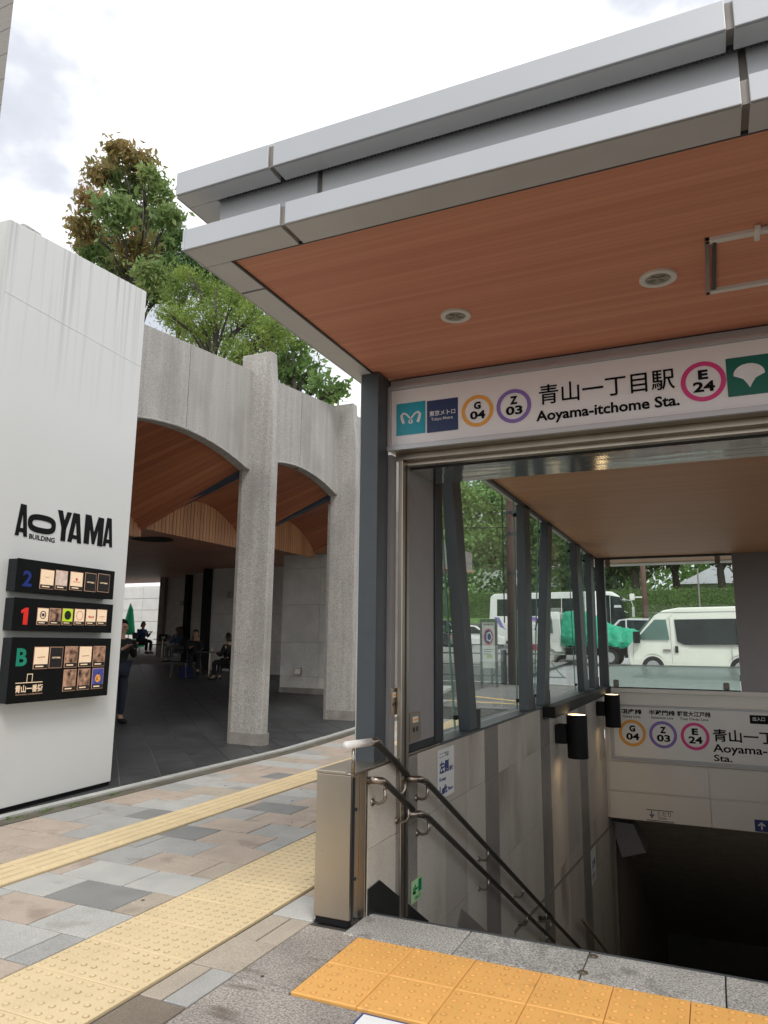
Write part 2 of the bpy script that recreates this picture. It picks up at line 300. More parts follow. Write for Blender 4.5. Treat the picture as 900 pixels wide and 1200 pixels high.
def copy_tree(o, parent=None):
    c = o.copy(); COL.objects.link(c); c.parent = parent
    for ch in o.children: copy_tree(ch, c)
    return c
_tc = {}
def text(name, body, P0, U, V, w, h, mname, parent, bold=0.0, d=None, label=None):
    """lettering as a mesh: fitted into the box P0 + U*w + V*h, raised by d"""
    key = (body, bold)
    if key not in _tc:
        c = bpy.data.curves.new('lettering', 'FONT'); c.body = body; c.offset = bold; c.resolution_u = 3
        o = bpy.data.objects.new('lettering', c); COL.objects.link(o)
        me = bpy.data.meshes.new_from_object(o.evaluated_get(bpy.context.evaluated_depsgraph_get()))
        vs = np.array([v.co[:] for v in me.vertices]); fs = [tuple(p.vertices) for p in me.polygons]
        bpy.data.objects.remove(o); bpy.data.curves.remove(c); bpy.data.meshes.remove(me); _tc[key] = (vs, fs)
    vs, fs = _tc[key]; lo = vs.min(0); hi = vs.max(0)
    P0, U, V = Vector(P0), Vector(U), Vector(V); n = U.cross(V).normalized()
    off = n*(d if d is not None else .0015)
    m = MB(); m.add([P0+U*((q[0]-lo[0])/(hi[0]-lo[0])*w)+V*((q[1]-lo[1])/(hi[1]-lo[1])*h)+off for q in vs], fs)
    me = bpy.data.meshes.new(name); me.from_pydata(m.v, [], m.f); me.materials.append(MATS[mname])
    o = bpy.data.objects.new(name, me); link(o, parent)
    if label: o['label'] = label
    return o
def zg(y): return 0 if y < 9 else .035*(min(y, 52)-9)
def leaves(name, clumps, mname, parent, size, aspect=2.0, droop=.3, seed=1):
    """many small folded leaves through the clumps' volume; clumps: (centre, radii, count)"""
    g = np.random.default_rng(seed); P = []
    for c, r, n in clumps:
        d = g.normal(size=(n, 3)); d /= np.linalg.norm(d, axis=1)[:, None]; rad = g.uniform(.25, 1, n)**.5
        P.append(np.array(c)+d*(rad*g.choice([1, 1, 1, 1.35, 1.6], n))[:, None]*np.array(r)*(1+g.normal(0, .15, (n, 1))))
    P = np.concatenate(P); n = len(P)
    a = g.normal(size=(n, 3)); a[:, 2] -= droop*2; a /= np.linalg.norm(a, axis=1)[:, None]
    b = np.cross(a, g.normal(size=(n, 3))); b /= np.linalg.norm(b, axis=1)[:, None]; nn = np.cross(a, b)
    s = size*g.uniform(.6, 1.3, (n, 1)); L = a*s; Wd = b*s/aspect/2
    v = np.stack([P-L*.5, P+Wd+nn*s*.08, P+L*.5, P-Wd+nn*s*.08], 1).reshape(-1, 3)
    me = bpy.data.meshes.new(name); me.vertices.add(4*n); me.vertices.foreach_set('co', v.ravel()); me.loops.add(4*n); me.loops.foreach_set('vertex_index', np.arange(4*n, dtype=np.int32))
    me.polygons.add(n); me.polygons.foreach_set('loop_start', np.arange(0, 4*n, 4, dtype=np.int32)); me.polygons.foreach_set('loop_total', np.full(n, 4, np.int32)); me.update(); me.validate()
    me.materials.append(MATS[mname]); o = bpy.data.objects.new(name, me); link(o, parent); return o
X3, Y3, Z3 = Vector((1, 0, 0)), Vector((0, 1, 0)), Vector((0, 0, 1))
# ================================================================== THE SETTING: ground, paving, road
def sheet(name, x0, x1, ys, dz, mname, hole=None, xsplit=()):
    xs = sorted({x0, x1, *xsplit}); m = MB(); idx = {}
    ys = sorted(set(ys))
    for j, y in enumerate(ys):
        for i, x in enumerate(xs): idx[i, j] = len(m.v); m.v.append((x, y, zg(y)+dz))
    for j in range(len(ys)-1):
        for i in range(len(xs)-1):
            xc, yc = (xs[i]+xs[i+1])/2, (ys[j]+ys[j+1])/2
            if hole and hole[0] < xc < hole[1] and hole[2] < yc < hole[3]: continue
            m.f.append((idx[i, j], idx[i+1, j], idx[i+1, j+1], idx[i, j+1]))
    me = bpy.data.meshes.new(name); me.from_pydata(m.v, [], m.f); me.materials.append(MATS[mname]); o = bpy.data.objects.new(name, me); COL.objects.link(o); return struct(o)
HOLE = (-1.85, 2.45, 3.80, 24)
sheet('ground', -400, 400, [-300, -20, 3.80, 9, 24, 52, 600], -.20, 'soil', HOLE, (-1.85, 2.45))
pavement = sheet('pavement', -5.30, 12, [-12, 3.80, 9, 13.4, 14.2], -.012, 'grout', HOLE, (-1.85, 2.45))
footway = sheet('footway', -9.5, 14, [14.2, 19.9], 0, 'asphalt', (-1.85, 2.45, 3.8, 13.4), (-1.85, 2.45))
road = sheet('road', -90, 90, [20.15, 52], -.13, 'road')
m = MB()
for i in range(38):
    x = -40+i*2.1; m.hexa([(x, 19.9, zg(19.9)-.15), (x+2.09, 19.9, zg(19.9)-.15), (x+2.09, 20.15, zg(20.1)-.15), (x, 20.15, zg(20.1)-.15), (x, 19.9, zg(19.9)+.012), (x+2.09, 19.9, zg(19.9)+.012), (x+2.09, 20.14, zg(20.1)+.012), (x, 20.14, zg(20.1)+.012)])
struct(m.build('kerb', 'kerb_pale', bevel=.012))
m = MB()
for x0, y0, x1, y1, w in ((-6.9, 17.3, -2.0, 14.6, .16), (-6.0, 15.3, -2.2, 15.0, .16), (-9.4, 18.2, -6.9, 17.3, .16)):
    d = Vector((x1-x0, y1-y0, 0)).normalized(); n = Vector((-d.y, d.x, 0))*w/2
    ps = [Vector((x0, y0, 0))-n, Vector((x1, y1, 0))-n, Vector((x1, y1, 0))+n, Vector((x0, y0, 0))+n]
    m.add([(p.x, p.y, zg(p.y)+.004) for p in ps], [(0, 1, 2, 3)])
m.build('painted_line', 'yellow_paint', footway)
m = MB()
for y in (28.6, 34.6, 41.5):
    for i in range(16): x = -50+i*6; m.add([(x, y, zg(y)-.126), (x+3, y, zg(y)-.126), (x+3, y+.15, zg(y+.15)-.126), (x, y+.15, zg(y+.15)-.126)], [(0, 1, 2, 3)])
m.build('lane_marking', 'white_ink', road)
# raised pale island of footway seen through the first pane
m = MB(); m.prism([(-8.6, 16.0, .22), (-6.4, 16.0, .22), (-5.85, 16.5, .24), (-6.0, 17.6, .28), (-8.6, 17.6, .28)], (0, 0, .12)); m.build('kerbed_island', 'kerb_pale', footway, bevel=.03)
# --- pavers: rows .33 m deep, running bond between the tactile lines
PITCH = .33; Y00 = 2.57-PITCH*6
paver_mesh = {}
def paver(x0, x1, y0, y1, kind, parent=pavement, th=.03):
    g = .0048; w, d = x1-x0-2*g, y1-y0-2*g; key = (round(w, 3), round(d, 3), kind)
    if key not in paver_mesh:
        m = MB(); b = .003
        m.add([(0, 0, -th), (w, 0, -th), (w, d, -th), (0, d, -th), (0, 0, -b), (w, 0, -b), (w, d, -b), (0, d, -b), (b, b, 0), (w-b, b, 0), (w-b, d-b, 0), (b, d-b, 0)],
              [(0, 1, 5, 4), (1, 2, 6, 5), (2, 3, 7, 6), (3, 0, 4, 7), (4, 5, 9, 8), (5, 6, 10, 9), (6, 7, 11, 10), (7, 4, 8, 11), (8, 9, 10, 11)])
        paver_mesh[key] = m.mesh('paver', 'paver_'+kind if kind in PAV else kind)
    o = bpy.data.objects.new('paver', paver_mesh[key]); COL.objects.link(o); o.parent = parent
    yc = (y0+y1)/2; o.location = (x0+g, y0+g, zg(y0)+random.uniform(-.0012, .0012)); o.rotation_euler = (math.atan(.035) if yc > 9 else 0, random.uniform(-.002, .002), 0)
    return o
A0, A1 = -3.875, -2.86        # between the two tactile lines
rows = {}   # widths of each row, left to right, read off the photograph where it shows them
rows[7] = [(-3.54, 'grey'), (-3.03, 'lgrey'), (A1, 'grey')]
known = {2.57: [(-3.52, 'grey'), (-3.02, 'lgrey'), (A1, 'grey')], 2.90: [(-3.75, 'lgrey'), (-3.27, 'tan'), (A1, 'lgrey')] , 3.23: [(-3.53, 'lgrey'), (-3.03, 'dark'), (A1, 'beige')],
         3.56: [(-3.77, 'tan'), (-3.27, 'lgrey'), (A1, 'lgrey')], 3.89: [(-3.53, 'grey'), (-3.03, 'tan'), (A1, 'beige')], 4.22: [(-3.78, 'grey'), (-3.29, 'grey'), (A1, 'tan')],
         4.55: [(-3.53, 'dark'), (-3.03, 'tan'), (A1, 'grey')], 4.88: [(-3.78, 'grey'), (-3.3, 'tan'), (A1, 'grey')], 5.21: [(-3.55, 'grey'), (-3.03, 'tan'), (A1, 'tan')],
         5.54: [(-3.8, 'tan'), (-3.33, 'dark'), (A1, 'tan')], 5.87: [(-3.53, 'grey'), (-3.03, 'tan'), (A1, 'grey')]}
kin = ['grey', 'lgrey', 'tan', 'grey', 'tan', 'lgrey', 'grey', 'beige', 'tan', 'grey', 'lgrey', 'dark']
y = 2.57-PITCH*3; i = 0; npav = 0
while y < 12.3:
    y1 = y+PITCH
    kn = next((v for k, v in known.items() if abs(k-y) < .02), None)
    if kn is None: kn = [(-3.53, random.choice(kin)), (-3.03, random.choice(kin)), (A1, random.choice(kin))] if i % 2 else [(-3.78, random.choice(kin)), (-3.28, random.choice(kin)), (A1, random.choice(kin))]
    x = A0
    for xe, k in kn: paver(x, xe, y, y1, k); x = xe; npav += 1
    # left of the narrow line
    k1, k2, k3 = random.choice(kin), random.choice(kin), random.choice(kin)
    if abs(y-3.56) < .02: k2 = 'tan'
    if abs(y-4.22) < .02: k2 = 'tan'
    if abs(y-4.88) < .02: k1, k2 = 'grey', 'tan'
    if y > 2.2:
        s_ = -4.76 if i % 2 else -4.52
        if y > 2.6: paver(-5.115, s_, y, y1, k1); npav += 1
        paver(s_, -4.27, y, y1, k2) if s_ < -4.6 else paver(s_, -4.27, y, y1, k3); npav += 1
    # narrow strip right of the broad line
    if y < 5.0:
        if abs(y-3.23) < .02: paver(-2.235, -2.11, y, y1, 'beige'); paver(-2.11, -1.985, y, y1, 'beige'); npav += 2
        elif abs(y-2.57) < .02: paver(-2.235, -2.115, y, y1, 'beige'); paver(-2.115, -1.985, y, y1, 'grey'); npav += 2
        else: paver(-2.235, -1.985, y, y1, {2.24: 'brown', 2.90: 'beige', 3.56: 'lgrey'}.get(round(y, 2), random.choice(kin))); npav += 1
    elif y < 12:
        paver(-2.235, -1.985, y, y1, random.choice(kin)); npav += 1
    y = y1; i += 1
# --- tactile paving
def tactile(w, d, th, mname, kind, shade_mat):
    m = MB().use(mname); b = .003
    m.add([(0, 0, -.02), (w, 0, -.02), (w, d, -.02), (0, d, -.02), (0, 0, th-b), (w, 0, th-b), (w, d, th-b), (0, d, th-b), (b, b, th), (w-b, b, th), (w-b, d-b, th), (b, d-b, th)],
          [(0, 1, 5, 4), (1, 2, 6, 5), (2, 3, 7, 6), (3, 0, 4, 7), (4, 5, 9, 8), (5, 6, 10, 9), (6, 7, 11, 10), (7, 4, 8, 11), (8, 9, 10, 11)])
    if kind == 'dots':
        nx, ny = max(1, round(w/.06)), max(1, round(d/.064)); px, py = w/nx, d/ny
        for ix in range(nx):
            for iy in range(ny):
                cx, cy_ = (ix+.5)*px, (iy+.5)*py; vs = []
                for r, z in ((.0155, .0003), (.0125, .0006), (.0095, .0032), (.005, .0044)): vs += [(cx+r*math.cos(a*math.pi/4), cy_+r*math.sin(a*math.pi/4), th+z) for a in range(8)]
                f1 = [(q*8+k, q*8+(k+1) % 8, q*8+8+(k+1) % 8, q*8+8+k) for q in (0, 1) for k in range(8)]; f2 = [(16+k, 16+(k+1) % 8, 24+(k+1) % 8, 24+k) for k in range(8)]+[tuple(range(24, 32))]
                m.use(shade_mat); m.add(vs, f1); b0 = len(m.v)-32; m.use(mname); m.f += [tuple(i_+b0 for i_ in f) for f in f2]; m.m += [m.cur]*len(f2)  # outer rings of each dot take the painted shade colour
    else:
        n = 4; m.use(shade_mat)
        for k in range(5): m.box(w*k/n-.004+(.008 if k == 0 else 0), w*k/n+.004-(.008 if k == 4 else 0), .004, d-.004, th, th+.0005)  # same painted shade colour in strips between the bars
        m.use(mname)
        for k in range(n):
            cx = w*(k+.5)/n; r = .013
            m.hexa([(cx-r, .02, th), (cx+r, .02, th), (cx+r, d-.02, th), (cx-r, d-.02, th), (cx-r*.6, .026, th+.0045), (cx+r*.6, .026, th+.0045), (cx+r*.6, d-.026, th+.0045), (cx-r*.6, d-.026, th+.0045)])
    return m.mesh('tactile_tile')
tp = tactile(.592, PITCH-.006, .004, 'tactile_pale', 'dots', 'tactile_pale_shade'); tb = tactile(.355, PITCH-.006, .004, 'tactile_pale', 'bars', 'tactile_pale_shade'); to = tactile(.298, .311, .004, 'tactile_orange', 'dots', 'tactile_orange_shade')
def tile(me, x, y):
    o = bpy.data.objects.new('tactile_tile', me); COL.objects.link(o); o.parent = pavement; o.location = (x, y+.003, zg(y)+random.uniform(0, .0012)); o.rotation_euler = (math.atan(.035) if y > 8.9 else 0, random.uniform(-.003, .003), 0); return o
y = 2.57-PITCH*2
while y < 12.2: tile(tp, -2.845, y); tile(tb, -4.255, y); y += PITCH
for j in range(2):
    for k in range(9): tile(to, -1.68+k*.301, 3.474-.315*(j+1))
gg = random.Random(21); m = MB()
for k in range(26):
    x, y = gg.choice([gg.uniform(-3.8, -2.9), gg.uniform(-5.0, -4.35), gg.uniform(-1.9, -.1)]), gg.uniform(2.6, 7)
    if x > -2 and y > 3.4: y = gg.uniform(2.3, 2.8)
    r = gg.uniform(.006, .013); n_ = 9; m.add([(x+math.cos(a*6.283/n_)*r*gg.uniform(.7, 1.3), y+math.sin(a*6.283/n_)*r*gg.uniform(.7, 1.2), .0022) for a in range(n_)], [tuple(range(n_))])
stuff(m.build('gum_spots', 'grout', pavement))
# --- big slabs in front of the stairs, granite kerb
def slab(name, x0, x1, y0, y1, mname, z1=0, parent=pavement, th=.04, lab=None):
    return MB().box(x0+.003, x1-.003, y0+.003, y1-.003, z1-th, z1).build(name, mname, parent, bevel=.004, label=lab)
for x0, x1, y0, y1 in ((-1.985, -1.685, 2.88, 3.52), (-1.985, -1.20, 2.24, 2.835), (-1.20, -.4, 2.24, 2.835), (-.4, .5, 2.24, 2.835), (.5, 1.5, 2.24, 2.835), (-1.985, -1.1, 1.5, 2.24), (-1.1, 0, 1.5, 2.24), (0, 1.5, 1.5, 2.24), (1.05, 1.5, 2.835, 3.47)):
    slab('stone_slab', x0, x1, y0, y1, 'slab_brown')
slab('stone_slab', -1.985, -1.685, 2.835, 2.88, 'slab_brown')
for x0, x1 in ((-1.77, -1.20), (-1.20, -.622), (-.622, -.045), (-.045, .53), (.53, 1.1), (1.1, 1.7), (1.7, 2.3)): slab('granite_kerb', x0, x1, 3.482, 3.788, 'granite', .004, th=.12)
MB().box(-1.76, 2.3, 3.79, 3.812, -.2, .001).build('edge_strip', 'steel_post', pavement)
for u, v in ((695, 1121), (683, 1140)):
    p = at(u, v, z=.004); m = MB(); m.disc((p.x, p.y, .004), X3, Y3, .024, 24, d=(0, 0, .003)); m.disc((p.x, p.y, .0072), X3, Y3, .009, 12, d=(0, 0, .002)); m.build('metal_stud', 'stainless', pavement)
p = at(452, 1204, z=0); m = MB().use('ink_blue')
m.box(p.x-.125, p.x+.125, p.y-.09, p.y+.06, .0002, .001); m.use('white_ink'); m.box(p.x-.115, p.x+.115, p.y-.08, p.y+.05, .0011, .0019)
tag(m.build('floor_sticker', bevel=.0), 'white rounded floor sticker with a blue edge at the bottom of the orange tiles', 'sticker')
# brown drain strip and pale kerb along the arcade
m = MB()
for k in range(24): y = -1+k*.66; m.hexa([(-5.285, y+.003, -.03), (-5.125, y+.003, -.03), (-5.125, y+.657, zg(y+.66)-.03), (-5.285, y+.657, -.03), (-5.285, y+.003, zg(y)), (-5.125, y+.003, zg(y)), (-5.125, y+.657, zg(y+.66)), (-5.285, y+.657, zg(y+.66))])
m.build('drain_strip', 'drain_strip', pavement)
for k in range(12):
    y = -.6+k*1.32; m = MB(); m.hexa([(-5.375, y+.003, -.06), (-5.29, y+.003, -.06), (-5.29, y+1.317, zg(y+1.32)-.06), (-5.375, y+1.317, -.06), (-5.375, y+.003, zg(y)+.02), (-5.29, y+.003, zg(y)+.02), (-5.29, y+1.317, zg(y+1.32)+.02), (-5.375, y+1.317, zg(y+1.32)+.02)])
    m.build('kerb_stone', 'kerb_pale', pavement, bevel=.004)
# --- arcade floor: dark slabs laid at 45 degrees, pale joints
def zarc(x, y): return zg(y)+min(.5, max(0, -x-9)*.035)
m = MB(); xs_ = [-60, -23.3, -9, -5.375]; ys_ = [-8, 9, 40]
m.add([(x, y, zarc(x, y)-.004) for y in ys_ for x in xs_], [(j*4+i, j*4+i+1, j*4+5+i, j*4+4+i) for j in range(2) for i in range(3)])
plaza = struct(m.build('arcade_floor', 'plaza_joint'))
def clip(poly, ax, lim, keep_less):
    out = []
    for i in range(len(poly)):
        a, b = poly[i], poly[(i+1) % len(poly)]; ia = (a[ax] <= lim) == keep_less; ib = (b[ax] <= lim) == keep_less
        if ia: out.append(a)
        if ia != ib: t = (lim-a[ax])/(b[ax]-a[ax]); out.append((a[0]+(b[0]-a[0])*t, a[1]+(b[1]-a[1])*t))
    return out
cand = []; s2 = math.sqrt(.5); PW, PL = .424, .85
for a in range(-60, 60):
    for b_ in range(-30, 30):
        # u runs along (-1,1), v across it along (1,1)
        v0 = .68+a*PW; u0 = b_*PL+(a % 2)*PL/2; g = .004
        c4 = [(u0+g, v0+g), (u0+PL-g, v0+g), (u0+PL-g, v0+PW-g), (u0+g, v0+PW-g)]
        q = [(-u*s2+v*s2, u*s2+v*s2) for u, v in c4]
        q = clip(q, 0, -5.38, True)
        if len(q) < 3: continue
        q = clip(q, 0, -24, False); q = clip(q, 1, 2.0, False) if len(q) > 2 else q; q = clip(q, 1, 27, True) if len(q) > 2 else q
        if len(q) < 3: continue
        cxm = sum(p[0] for p in q)/len(q); cym = sum(p[1] for p in q)/len(q)
        cand.append((math.hypot(cxm+5.8, cym-8.5), q))
cand.sort(key=lambda t: t[0])
rest = MB()
for k, (d, q) in enumerate(cand):
    mm = rest if k >= 285 else MB(); n = len(q)
    mm.add([(x, y, zarc(x, y)-.02) for x, y in q]+[(x, y, zarc(x, y)+.004) for x, y in q], [tuple(range(n, 2*n))]+[(i, (i+1) % n, n+(i+1) % n, n+i) for i in range(n)])
    if k < 285: mm.build('floor_tile', 'plaza_tile', plaza)
stuff(rest.build('floor_tiles', 'plaza_tile', plaza))
# ================================================================== THE STATION ENTRANCE
st = thing('station_entrance', 'underground station entrance with a grey metal canopy, wood soffit, glass sides and stairs going down', 'station entrance', (0, 3.8, 0))
WX = -1.76; ZC = 2.92; YB = 13.0; SILL = .735
YF = 2.286
# canopy: lower tier, recess, upper tier; fascia panels with joints
JX = [-2.0, -1.50, .203, 1.9, 3.6]
def fascia(x0, x1, y0, z0, z1, t=.012, name='fascia_panel', mname='silver_panel'): return MB().box(x0, x1, y0, y0+t, z0, z1).build(name, mname, st, bevel=.003)
for a, b_ in zip(JX[:-1], JX[1:]): fascia(a+(.0 if a == -2.0 else .012), b_-.012, YF, 3.1, 3.198); 
JU = [-2.05, -1.555, .175, 1.88, 3.6]
for a, b_ in zip(JU[:-1], JU[1:]): fascia(a+(.0 if a == -2.05 else .012), b_-.012, YF-.02, 3.365, 3.475)
MB().box(-1.995, 3.6, YF+.0122, YF+.04, 3.1045, 3.19).build('joint_backing', 'gap_bronze', st); MB().box(-2.04, 3.6, YF-.0078, YF+.03, 3.371, 3.47).build('joint_backing', 'gap_bronze', st)
# side fascias
for y0, y1 in ((YF+.05, 5.2), (5.22, 8.4), (8.42, 11.6), (11.62, 14.3)):
    MB().box(-2.012, -2.0, y0-.05, y1, 3.1, 3.198).build('fascia_panel', 'silver_panel', st, bevel=.003)
    MB().box(-2.062, -2.05, y0-.05, y1-.02, 3.365, 3.475).build('fascia_panel', 'silver_panel', st, bevel=.003)
# undersides of the tiers
for a, b_ in ((-1.9995, -1.513), (-1.489, .191), (.215, 1.89), (1.914, 3.6)):
    MB().box(a, b_, YF+.0125, 2.446, 3.1002, 3.15).build('soffit_trim', 'fascia_under', st)
MB().box(-1.94, 3.6, YF+.045, 2.44, 3.112, 3.16).build('joint_backing', 'gap_bronze', st)
MB().box(-1.9995, -1.865, 2.449, 2.712, 3.1002, 3.15).build('soffit_trim', 'fascia_under', st)
MB().box(-1.9995, -1.865, 2.728, 14.3, 3.1002, 3.15).build('soffit_trim', 'fascia_under', st)
for a, b_ in ((-2.0495, -1.567), (-1.543, .163), (.187, 1.87), (1.894, 3.6)): MB().box(a, b_, YF-.0075, YF+.082, 3.3652, 3.40).build('soffit_trim', 'fascia_under', st)
MB().box(-2.0495, -1.90, YF+.084, 14.3, 3.3652, 3.40).build('soffit_trim', 'fascia_under', st)
MB().box(-1.99, 3.6, YF+.04, YF+.08, 3.385, 3.41).build('joint_backing', 'gap_bronze', st)
# vent grille tucked under the upper tier
m = MB(); m.box(-1.85, 3.6, YF+.082, YF+.10, 3.385, 3.395)
for k in range(330): x = -1.86+k*.0165; m.box(x, x+.006, YF+.083, YF+.103, 3.372, 3.386)
stuff(m.build('vent_grille', 'steel_post', st))
for a, b_ in ((-1.90, -1.40), (-1.376, .20), (.224, 1.9), (1.92, 3.6)): MB().box(a, b_, YF+.105, YF+.14, 3.199, 3.40).build('recess_panel', 'silver_panel', st, bevel=.002)
MB().box(-1.88, 3.6, YF+.125, YF+.2, 3.2, 3.398).build('recess_backing', 'gap_bronze', st)
MB().box(-1.90, -1.86, YF+.142, 14.2, 3.199, 3.37).build('recess_panel', 'silver_panel', st)
MB().box(-1.99, 3.6, YF+.06, 14.28, 3.19, 3.199).build('ledge', 'silver_panel', st)
MB().box(-2.04, 3.62, YF+.0, 14.3, 3.44, 3.49).build('roof', 'silver_panel', st)
MB().box(-1.78, 3.6, YF+.25, 14.2, 3.16, 3.44).build('roof_core', 'steel_dark', st)
# wood soffits
MB().box(-1.86, 3.6, 2.449, 4.12, 3.11, 3.15).build('wood_soffit', 'soffit_wood', st)
m = MB(); m.box(-1.864, 3.6, 2.443, 2.452, 3.1, 3.115); m.box(-1.868, -1.858, 2.443, 4.1, 3.1, 3.115); m.build('soffit_edge', 'steel_post', st)
MB().box(-1.78, 3.6, 4.7, YB+.9, ZC, ZC+.04).build('ceiling', 'inner_wood', st)
m = MB(); m.box(-1.80, -1.765, 4.7, YB+.9, ZC-.03, ZC+.05); m.box(-1.765, 2.4, YB-.03, YB+.03, ZC-.035, ZC-.001); m.build('ceiling_trim', 'steel_post', st)
m = MB(); m.box(-2.0, -1.80, 4.2, 14.3, 3.02, 3.10); m.box(-2.0, 3.6, YB+.9, 14.3, 2.9, 3.10); m.build('outer_eave', 'white_plastic', st)
# header: beam, shutter box and mirror-finish lintel underside
MB().box(-1.82, 3.6, 4.13, 4.22, 3.0, 3.108).build('header_beam', 'fascia_under', st)
MB().box(-1.81, 3.6, 4.19, 4.25, 2.585, 3.0).build('lintel', 'stainless', st, bevel=.004)
MB().box(-1.80, 3.6, 4.255, 4.30, 2.56, 2.60).build('lintel_rail', 'stainless', st, bevel=.004)
MB().box(-1.80, 3.6, 4.35, 4.80, 2.556, 2.575).build('lintel_underside', 'stainless_mirror', st)
MB().box(-1.80, 3.6, 4.30, 4.345, 2.572, 2.60).build('shutter_slot', 'steel_dark', st)
MB().box(-1.79, 3.6, 4.76, 4.82, 2.58, 3.0).build('lintel_back', 'grey_panel', st)
MB().box(-1.79, 3.6, 4.25, 4.76, 2.98, 3.16).build('header_core', 'steel_dark', st)
# corner pillar standing on the wall cap
MB().box(-1.935, -1.815, 3.93, 4.09, .745, 3.104).build('pillar', 'steel_post', st, bevel=.004)
MB().box(-1.944, -1.937, 3.94, 4.06, .745, 3.1).build('pillar_glass_edge', 'map_pale', st)
# side wall: steel end cabinet, cap, stone panels, bands, skirting
m = MB(); m.box(-1.98, -1.776, 3.56, 3.585, .03, .735); m.build('cabinet_door', 'stainless', st, bevel=.004)
m = MB(); m.box(-1.985, -1.80, 3.585, 3.735, .03, .72); m.build('cabinet', 'stainless', st)
MB().box(-1.97, -1.785, 3.565, 3.60, 0, .03).build('plinth', 'black_metal', st)
MB().box(-1.80, -1.772, 3.59, 3.605, .02, .72).build('cabinet_frame', 'steel_dark', st)
MB().box(-1.80, -1.762, 3.715, 3.74, .0, .735).build('cabinet_frame', 'stainless', st, bevel=.002)
for z in (.12, .35, .60):
    for x in (-1.94, -1.82):
        m = MB(); m.disc((x, 3.559, z), X3, Z3, .0045, 10, d=(0, -.003, 0)); m.build('rivet', 'stainless', st)
for z in (.22, .56):
    m = MB(); m.disc((-1.771, 3.612, z), Y3, Z3, .009, 10, d=(.006, 0, 0)); m.build('lock', 'steel_dark', st)
MB().box(-1.985, -1.757, 3.556, 4.9, .737, .752).build('wall_cap', 'stainless', st, bevel=.003)
MB().box(-1.985, -1.75, 4.9, YB, SILL, SILL+.02).build('sill', 'steel_post', st, bevel=.003)
MB().box(-1.98, -1.80, 3.74, YB, -6.5, .737).build('wall_core', 'stone_wall', st)
bands = [(3.74, 4.125, 0), (4.125, 4.468, 1), (4.468, 5.0, 0), (5.0, 5.48, 2), (5.48, 5.96, 0), (5.96, 6.37, 1), (6.37, 7.2, 0), (7.2, 8.07, 0), (8.07, 8.55, 1), (8.55, 9.5, 0), (9.5, 10.49, 2), (10.49, 11.12, 1), (11.12, 12.1, 0), (12.1, 13.0, 0)]
zj = [-5.0, -3.9, -3.2, -2.5, -1.8, -1.1, -.39, .33, .735]
for y0, y1, k in bands:
    for z0, z1 in zip(zj[:-1], zj[1:]):
        if z1 < -.55*(y0-3.9)-3.0: continue
        low = z1 <= -1.1 and y0 > 6
        MB().box(-1.80, -1.76+(.0 if k != 1 else .0015)-random.uniform(0, .0012), y0+.0012, y1-.0012, z0+.0012, z1-.0012).build('stone_panel', ('beige_stone', 'grey_stone', 'beige_stone_warm')[k], st)
# stair skirting in black granite: follows the first flight
m = MB(); m.prism([(-1.757, 3.742, -.05), (-1.757, 3.742, .136), (-1.757, 3.887, .142), (-1.757, 4.64, -.30), (-1.757, 4.9, -.60), (-1.757, 4.3, -.6)], (.006, 0, 0)); m.build('skirting', 'black_granite', st)
m = MB(); m.prism([(-1.757, 5.05, -.72), (-1.757, 5.31, -.43), (-1.757, 8.0, -1.95), (-1.757, 8.0, -2.2)], (.006, 0, 0)); m.build('skirting', 'grey_stone', st)
m = MB(); a, b_ = at(603, 1095, x=-1.757), at(716, 969, x=-1.757); m.prism([a, b_, b_+Vector((0, 0, .04)), a+Vector((0, 0, .03))], (.004, 0, 0)); m.build('wall_joint', 'grey_stone', st)
# shutter track, door panels
m = MB(); m.box(-1.775, -1.745, 4.165, 4.285, 0-.16, 2.58); m.build('shutter_track', 'stainless', st, bevel=.004)
MB().box(-1.744, -1.742, 4.215, 4.235, -.15, 2.56).build('track_slot', 'steel_dark', st)
MB().box(-1.82, -1.79, 4.09, 4.165, .752, 2.6).build('side_panel', 'grey_panel', st)
MB().box(-1.82, -1.77, 4.30, 4.80, .80, 2.572).build('side_panel', 'grey_panel', st, bevel=.004)
MB().box(-1.83, -1.755, 4.80, 4.95, .757, 3.0).build('door_post', 'steel_dark', st, bevel=.004)
MB().box(-1.82, -1.765, 4.29, 4.80, .757, .80).build('panel_base', 'steel_dark', st)
def plate(u0, v0, u1, v1, x, nm='switch_plate'):
    a, b_ = at(u0, v0, x=x), at(u1, v1, x=x); m = MB().use('stainless'); m.box(x, x+.006, a.y, b_.y, b_.z, a.z)
    w = b_.y-a.y; h = a.z-b_.z; m.use('white_plastic'); m.box(x+.0062, x+.0075, a.y+w*.25, a.y+w*.75, a.z-h*.35, a.z-h*.15); m.use('orange_ring'); m.box(x+.0076, x+.0082, a.y+w*.3, a.y+w*.7, a.z-h*.30, a.z-h*.22)
    m.use('steel_dark'); m.disc((x+.0062, a.y+w*.35, a.z-h*.6), Y3, Z3, w*.09, 12, d=(.002, 0, 0)); m.disc((x+.0062, a.y+w*.65, a.z-h*.6), Y3, Z3, w*.09, 12, d=(.002, 0, 0)); return m.build(nm, None, st)
plate(457, 807, 465, 837, -1.79); plate(479.5, 836, 492, 866, -1.768)
